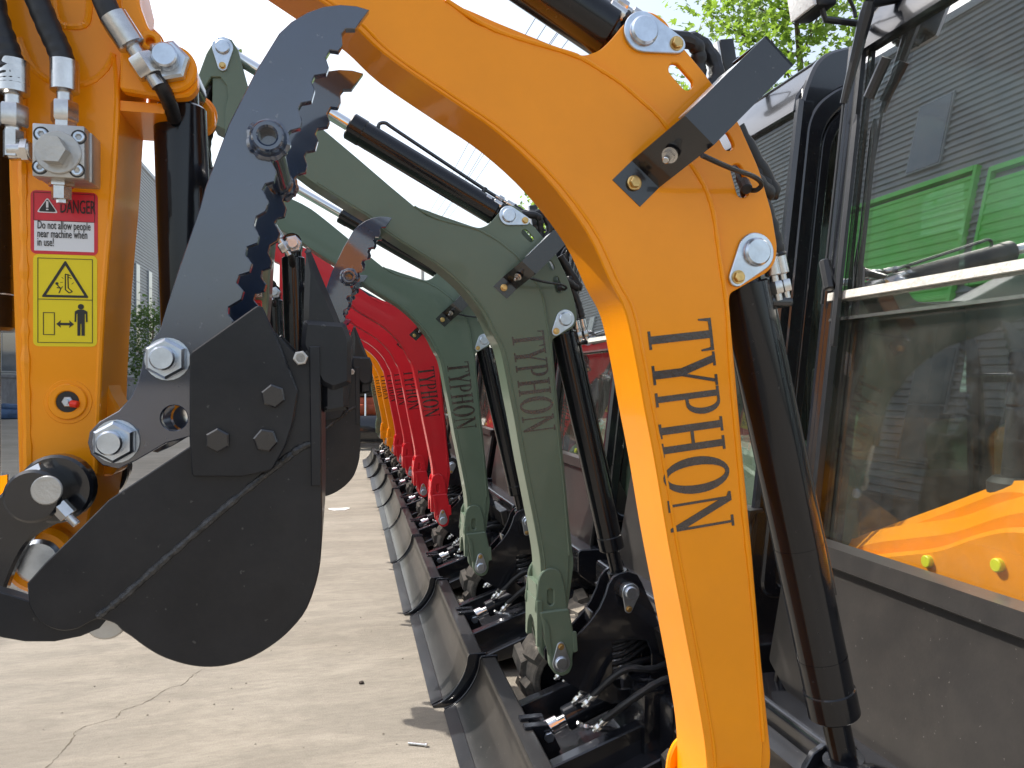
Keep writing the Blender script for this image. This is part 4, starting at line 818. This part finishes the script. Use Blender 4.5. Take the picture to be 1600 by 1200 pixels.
for i in range(46):
    u = rnd.uniform(60, 640); v = rnd.uniform(860, 1195); pebble('pebble', gpt(u, v), rnd.uniform(.0018, .004), 'tiny pebble scattered on the open concrete in front of the machines', mp_, 'tiny pebbles on the concrete')
# ------------------------------------------------------------------ buildings
def corr(x, y0, y1, z0, z1, pitch, depth, sgn):
    g = G(); n_ = int((z1 - z0) / pitch); vs = []; fs = []; prof = []
    for i in range(n_):
        z = z0 + i * pitch; prof += [(0, z), (0, z + pitch * .45), (depth, z + pitch * .6), (depth, z + pitch * .9)]
    prof.append((0, z0 + n_ * pitch))
    for i, (d_, z) in enumerate(prof):
        vs += [(x + sgn * d_, y0, z), (x + sgn * d_, y1, z)]
        if i: fs.append((2 * i - 2, 2 * i - 1, 2 * i + 1, 2 * i))
    g.add(vs, fs); return g
M['siding'] = mat('siding_sheet', (.30, .32, .34), .45, .2, var=.05, vscale=.5); M['siding2'] = mat('grey_siding', (.36, .38, .40), .45, .2, var=.05, vscale=.5)
M['plinth'] = mat('stone_plinth', (.16, .16, .165), .85, bump=1, bscale=6, var=.25, vscale=3); M['frame'] = mat('window_frame', (.30, .33, .36), .4)
M['gpanel'] = mat('reflection_panel_green', (.17, .70, .13), .45, var=.08, vscale=.6)  # colour of the added panels that only show mirrored in the windscreen
LX = -12.0; TOP = 15.0
bld = empty('factory_hall', (LX, 40, 0)); tag(bld, 'tall grey hall with ribbed metal siding and narrow windows left of the row', 'building')
def rel(o, par): o.parent = par; o.matrix_parent_inverse = Matrix.Translation(-par.location); return o
rel(corr(LX, 4, 61.5, 1.4, TOP, .20, .055, 1).build('ribbed_wall', 'siding', None, 0), bld)
g = G(); g.box((LX - 20, 4, 0), (LX - .05, 61.5, TOP - .05)); rel(g.build('hall_body', 'siding2', None, 0), bld)
g = G(); g.box((LX - .04, 4, 0), (LX + .10, 61.4, 1.4), .01); g.box((LX - .03, 4, 1.4), (LX + .14, 61.45, 1.5), .01); rel(g.build('stone_plinth', 'plinth', None, 0), bld)
g = G(); g.box((LX - .1, 3.9, TOP - .05), (LX + .12, 61.6, TOP + .22), .02); rel(g.build('roof_trim', 'siding2', None, 0), bld)
wins = [(33.0, 1.6, 3.6, 2.6), (27.6, 1.6, 3.6, 2.6), (37.5, 1.6, 3.6, 1.0)] + [(42 + 3.3 * i, 1.8, 8.6, 1.0) for i in range(6)] + [(11.2, 8.2, 12.4, 1.3), (14.4, 10.3, 12.8, 1.3), (18.3, 10.5, 12.6, 1.3), (22.6, 6.2, 10.2, 1.2), (13.4, 2.4, 5.4, 1.4), (16.4, 2.4, 5.4, 1.3)]
for (yc, za, zb, wd) in wins:
    g = G(); g.box((LX + .02, yc - wd / 2, za), (LX + .10, yc + wd / 2, zb), .004)
    f = rel(g.build('window', 'frame', None, 0), bld)
    g = G(); nh = max(1, int((zb - za) / 1.1)); hh = (zb - za - .06) / nh
    for j in range(nh): g.box((LX + .09, yc - wd / 2 + .05, za + .05 + j * hh), (LX + .115, yc + wd / 2 - .05, za + (j + 1) * hh))
    q = g.build('pane', 'winglass', None, 0); q.parent = f
# green ribbed panels, out of view, added for the green reflection in the nearest windscreen
for (ya, yb, za, zb) in ((12.4, 15.7, 6.9, 9.7), (16.3, 21.2, 5.9, 9.9)):
    g = G(); k = corr(LX + .14, ya, yb, za, zb, .26, .03, 1); g.add(k.v, k.f); g.box((LX + .02, ya, za - .08), (LX + .16, yb, za), .01); g.box((LX + .02, ya, zb), (LX + .20, yb, zb + .14), .01)
    g.box((LX + .02, ya - .1, za - .08), (LX + .19, ya, zb + .14), .01); g.box((LX + .02, yb, za - .08), (LX + .19, yb + .1, zb + .14), .01)
    rel(g.build('green_reflection_panel', 'gpanel', None, 0), bld)
RX = 12.5; b2 = empty('storage_shed', (RX, 40, 0)); tag(b2, 'lower shed with fine horizontal ribs standing behind the cabs on the right', 'building')
rel(corr(RX, 2, 90, 0, 8.9, .16, .03, -1).build('ribbed_wall', 'siding', None, 0), b2)
g = G(); g.box((RX + .05, 2, 0), (RX + 20, 90, 8.85)); rel(g.build('shed_body', 'siding2', None, 0), b2)
g = G(); g.box((RX - .12, 1.9, 8.88), (RX + .1, 90.1, 9.1), .02); rel(g.build('roof_trim', 'siding2', None, 0), b2)
# far end wall
b3 = empty('gate_house', (3, 70, 0)); tag(b3, 'low pale building closing the yard far beyond the end of the row', 'building')
g = G(); g.box((-9, 68, 0), (12, 74, 3.4), .02); rel(g.build('wall', 'siding', None, 0), b3)
g = G(); g.box((-9.3, 67.6, 3.38), (12.3, 74.4, 3.6), .02); rel(g.build('roof', 'siding2', None, 0), b3)
for i in range(7):
    g = G(); g.box((-7.6 + 2.8 * i, 67.93, 1.1), (-6.2 + 2.8 * i, 68.05, 2.5), .01); rel(g.build('window', 'winglass', None, 0), b3)
# ------------------------------------------------------------------ trees
def leaf_shape(s):
    pts = [(0, 0)]; lobes = [(-100, .55), (-75, .35), (-50, .85), (-25, .45), (0, 1.0), (25, .45), (50, .85), (75, .35), (100, .55)]
    return [(0, -.12 * s)] + [(s * r * math.sin(R(a)) * .62, s * (.35 + r * math.cos(R(a)) * .65) - .25 * s) for a, r in lobes]
def tree(name, x, y, h, cr, cz, n, ls, m, label, seed, group='plane trees behind the row', trunk=.13, squash=1.0):
    rnd = random.Random(seed); root = empty(name, (x, y, 0)); tag(root, label, 'tree', group)
    g = G(); zt = h * .82; tp = cat([(0, 0, 0), (rnd.uniform(-.1, .1), rnd.uniform(-.1, .1), h * .25), (rnd.uniform(-.2, .2), rnd.uniform(-.2, .2), h * .5), (rnd.uniform(-.2, .2), rnd.uniform(-.2, .2), zt)], 5)
    g.tube(tp, [trunk * (1 - .8 * i / (len(tp) - 1)) for i in range(len(tp))], 10); tips = []
    for i in range(26):
        t_ = rnd.uniform(.35, 1); b_ = tp[int(t_ * (len(tp) - 1))]; a = rnd.uniform(0, 6.283); L_ = cr * rnd.uniform(.55, 1.0) * (1.1 - .5 * t_)
        e_ = b_ + Vector((math.cos(a) * L_, math.sin(a) * L_, L_ * rnd.uniform(.25, .8))); m_ = b_.lerp(e_, .5) + Vector((0, 0, -.08 * L_))
        q = cat([b_, m_, e_], 4); r0 = trunk * .35 * (1.1 - t_ * .6); g.tube(q, [r0 * (1 - .85 * k_ / (len(q) - 1)) for k_ in range(len(q))], 6); tips += [q[-1], q[-3], q[-2], q[4]]
        for j in range(2):
            a2 = a + rnd.uniform(-1, 1); e2 = q[4] + Vector((math.cos(a2), math.sin(a2), rnd.uniform(0, .8))) * L_ * .5; g.tube([q[4], e2], [r0 * .4, r0 * .1], 5); tips += [e2, q[4].lerp(e2, .6)]
    tips = [t_ for t_ in tips if t_.z > cz * .6]
    g.build('trunk', 'bark', root); lv = G(); sh_ = leaf_shape(1)
    for i in range(n):
        c = rnd.choice(tips) + Vector([rnd.gauss(0, cr * .17) for _ in range(3)]); s = ls * rnd.uniform(.6, 1.25)
        mt = Matrix.Rotation(rnd.uniform(0, 6.283), 3, 'Z') @ Matrix.Rotation(rnd.gauss(.5, .7), 3, 'X') @ Matrix.Rotation(rnd.gauss(0, .5), 3, 'Y')
        lv.add([c + mt @ Vector((px * s, py * s, -abs(px) * .3 * s)) for px, py in sh_], [tuple(range(len(sh_)))])
    o = lv.build('crown', m, root, 0) if n < 1 else None
    me = bpy.data.meshes.new('crown'); me.from_pydata([tuple(v) for v in lv.v], [], lv.f); me.materials.append(M[m]); o = bpy.data.objects.new('crown', me); sc.collection.objects.link(o); o.parent = root
    return root
tree('plane_tree', 6.3, 9.6, 8.2, 2.1, 5, 6200, .145, 'leaf', 'bright green plane tree rising above the nearest cab roofs, the largest crown', 11)
tree('plane_tree', 5.6, 14.2, 8.0, 1.9, 5, 5200, .16, 'leaf', 'plane tree with loose sunlit leaves seen between the top hoses and the roof', 12)
tree('plane_tree', 6.3, 20.5, 7.6, 1.8, 5, 3600, .17, 'leaf', 'plane tree partly covered by the nearest boom, third along the shed', 13)
tree('plane_tree', 6.6, 25.5, 7.9, 1.7, 5, 3200, .18, 'leaf', 'plane tree whose leaves show behind the larger green boom cylinder hoses', 14)
tree('young_tree', -6.9, 32, 4.9, 1.3, 2, 1900, .16, 'leaf2', 'young leafy tree in front of the grey hall, seen beside the nearest arm', 15, 'young trees by the hall', .07)
for i, (x, y, s) in enumerate(((6.9, 33, 21), (6.4, 40, 22), (6.8, 48, 23))):
    tree('sparse_tree', x, y, 8.2 + i * 1.2, 1.7, 4, 500, .13, 'leaf2', ['thin sparsely leaved tree, nearest of the three seen between the green booms', 'thin sparse tree, middle one of the three beyond the green booms', 'thin sparse tree, farthest of the three beyond the green booms'][i], s, 'sparse trees far behind the row')
# ------------------------------------------------------------------ poles and wires
M['conc'] = mat('pole_concrete', (.42, .41, .39), .85, var=.1)
def pole(x, y, h, label):
    root = empty('utility_pole', (x, y, 0)); tag(root, label, 'utility pole', 'utility poles along the shed')
    g = G(); g.cyl((0, 0, 0), (0, 0, h), .19, 16, 0, .13); g.build('shaft', 'conc', root)
    g = G(); g.box((-.9, -.05, h - .9), (.9, .05, h - .78)); g.box((-.6, -.05, h - 1.8), (.6, .05, h - 1.7)); g.build('crossarm', 'frame', root)
    for dx in (-.8, -.3, .3, .8):
        k = G(); z = h - .78; k.tube([(dx, 0, z), (dx, 0, z + .05), (dx, 0, z + .06), (dx, 0, z + .12), (dx, 0, z + .13), (dx, 0, z + .19), (dx, 0, z + .2), (dx, 0, z + .26)], [.02, .02, .07, .03, .065, .03, .055, .02], 10); k.build('insulator', 'ink', root)
pole(7.4, 28, 14.1, 'concrete power pole with insulators seen just above the nearest boom')
pole(7.4, 66, 14.1, 'distant concrete power pole beyond the sparse trees')
for dx, z in ((-.8, 13.6), (-.3, 13.6), (.3, 13.6), (.8, 13.6), (-.5, 12.5)):
    P = [(7.4 + dx, 28 + 38 * t_, z - 1.6 * t_ * (1 - t_)) for t_ in [i / 16 for i in range(17)]]; P2_ = [(7.4 + dx, 28 - 46 * t_, z - 1.8 * t_ * (1 - t_)) for t_ in [i / 16 for i in range(17)]]
    g = G(); g.tube(list(reversed(P2_)) + P[1:], .013, 5)
    tag(g.build('power_line', 'ink'), 'thin dark overhead wire running along the row between the concrete poles', 'wire', 'overhead wires between the poles')
# ------------------------------------------------------------------ loader at the end of the row
ld = empty('loader', (.75, 14.6, 0)); tag(ld, 'dark orange and black machine facing the camera at the far end of the row', 'loader')
M['rorange'] = mat('dull_orange_paint', (.42, .07, .02), .45, var=.15, dust=.2)
g = G(); g.poly([[(0, .10), (-.10, .14), (-.16, .30), (-.12, .52), (-.02, .62), (.06, .60), (.04, .30), (.10, .12)]], -.95, .95, .01, 'Y')
g.v = [Vector((v.y, v.x, v.z)) for v in g.v]; g.build('bucket', 'black', ld)
g = G(); g.box((-.7, .5, .55), (.7, 1.9, .95), .05); g.box((-.55, .35, .62), (.55, .6, .82), .03); g.build('body', 'rorange', ld)
for x0_, x1_ in ((-.95, -.62), (.62, .95)): g = G(); g.box((x0_, .3, .05), (x1_, 2.2, .6), .08); g.build('track', 'track', ld)
g = G(); g.box((-.5, .6, .95), (.5, 1.7, 1.25), .04); g.build('hood', 'black', ld)
for x in (-.5, .5):
    for y in (.7, 1.8): g = G(); g.cyl((x, y, 1.2), (x, y, 2.1), .03, 8); g.build('canopy_post', 'black', ld)
g = G(); g.box((-.6, .5, 2.1), (.6, 1.95, 2.2), .04); g.box((-.55, .55, 1.30), (.55, .7, 1.42), .02); g.build('canopy', 'rorange', ld)
for xa in (-.18, .22): g = G(); g.cyl((xa, .1, .58), (xa * .9, .5, 1.1), .022, 12); g.build('lift_cylinder', 'chrome', ld)
# things against the hall's foot
M['bluep'] = mat('blue_sheet', (.05, .10, .20), .5, var=.3, vscale=4)
g = G(); g.box((-.6, -.4, .0), (.6, .4, .32), .12); g.box((-.4, -.3, .28), (.4, .3, .5), .1)
for v in g.v: v.z += .08 * noise.noise(v.co * 2 if hasattr(v, 'co') else v * 2)
o = g.build('covered_pile', 'bluep'); o.location = (-10.6, 29.2, 0); o.rotation_euler.z = .5; tag(o, 'low pile under a blue sheet against the foot of the grey hall', 'covered pile')
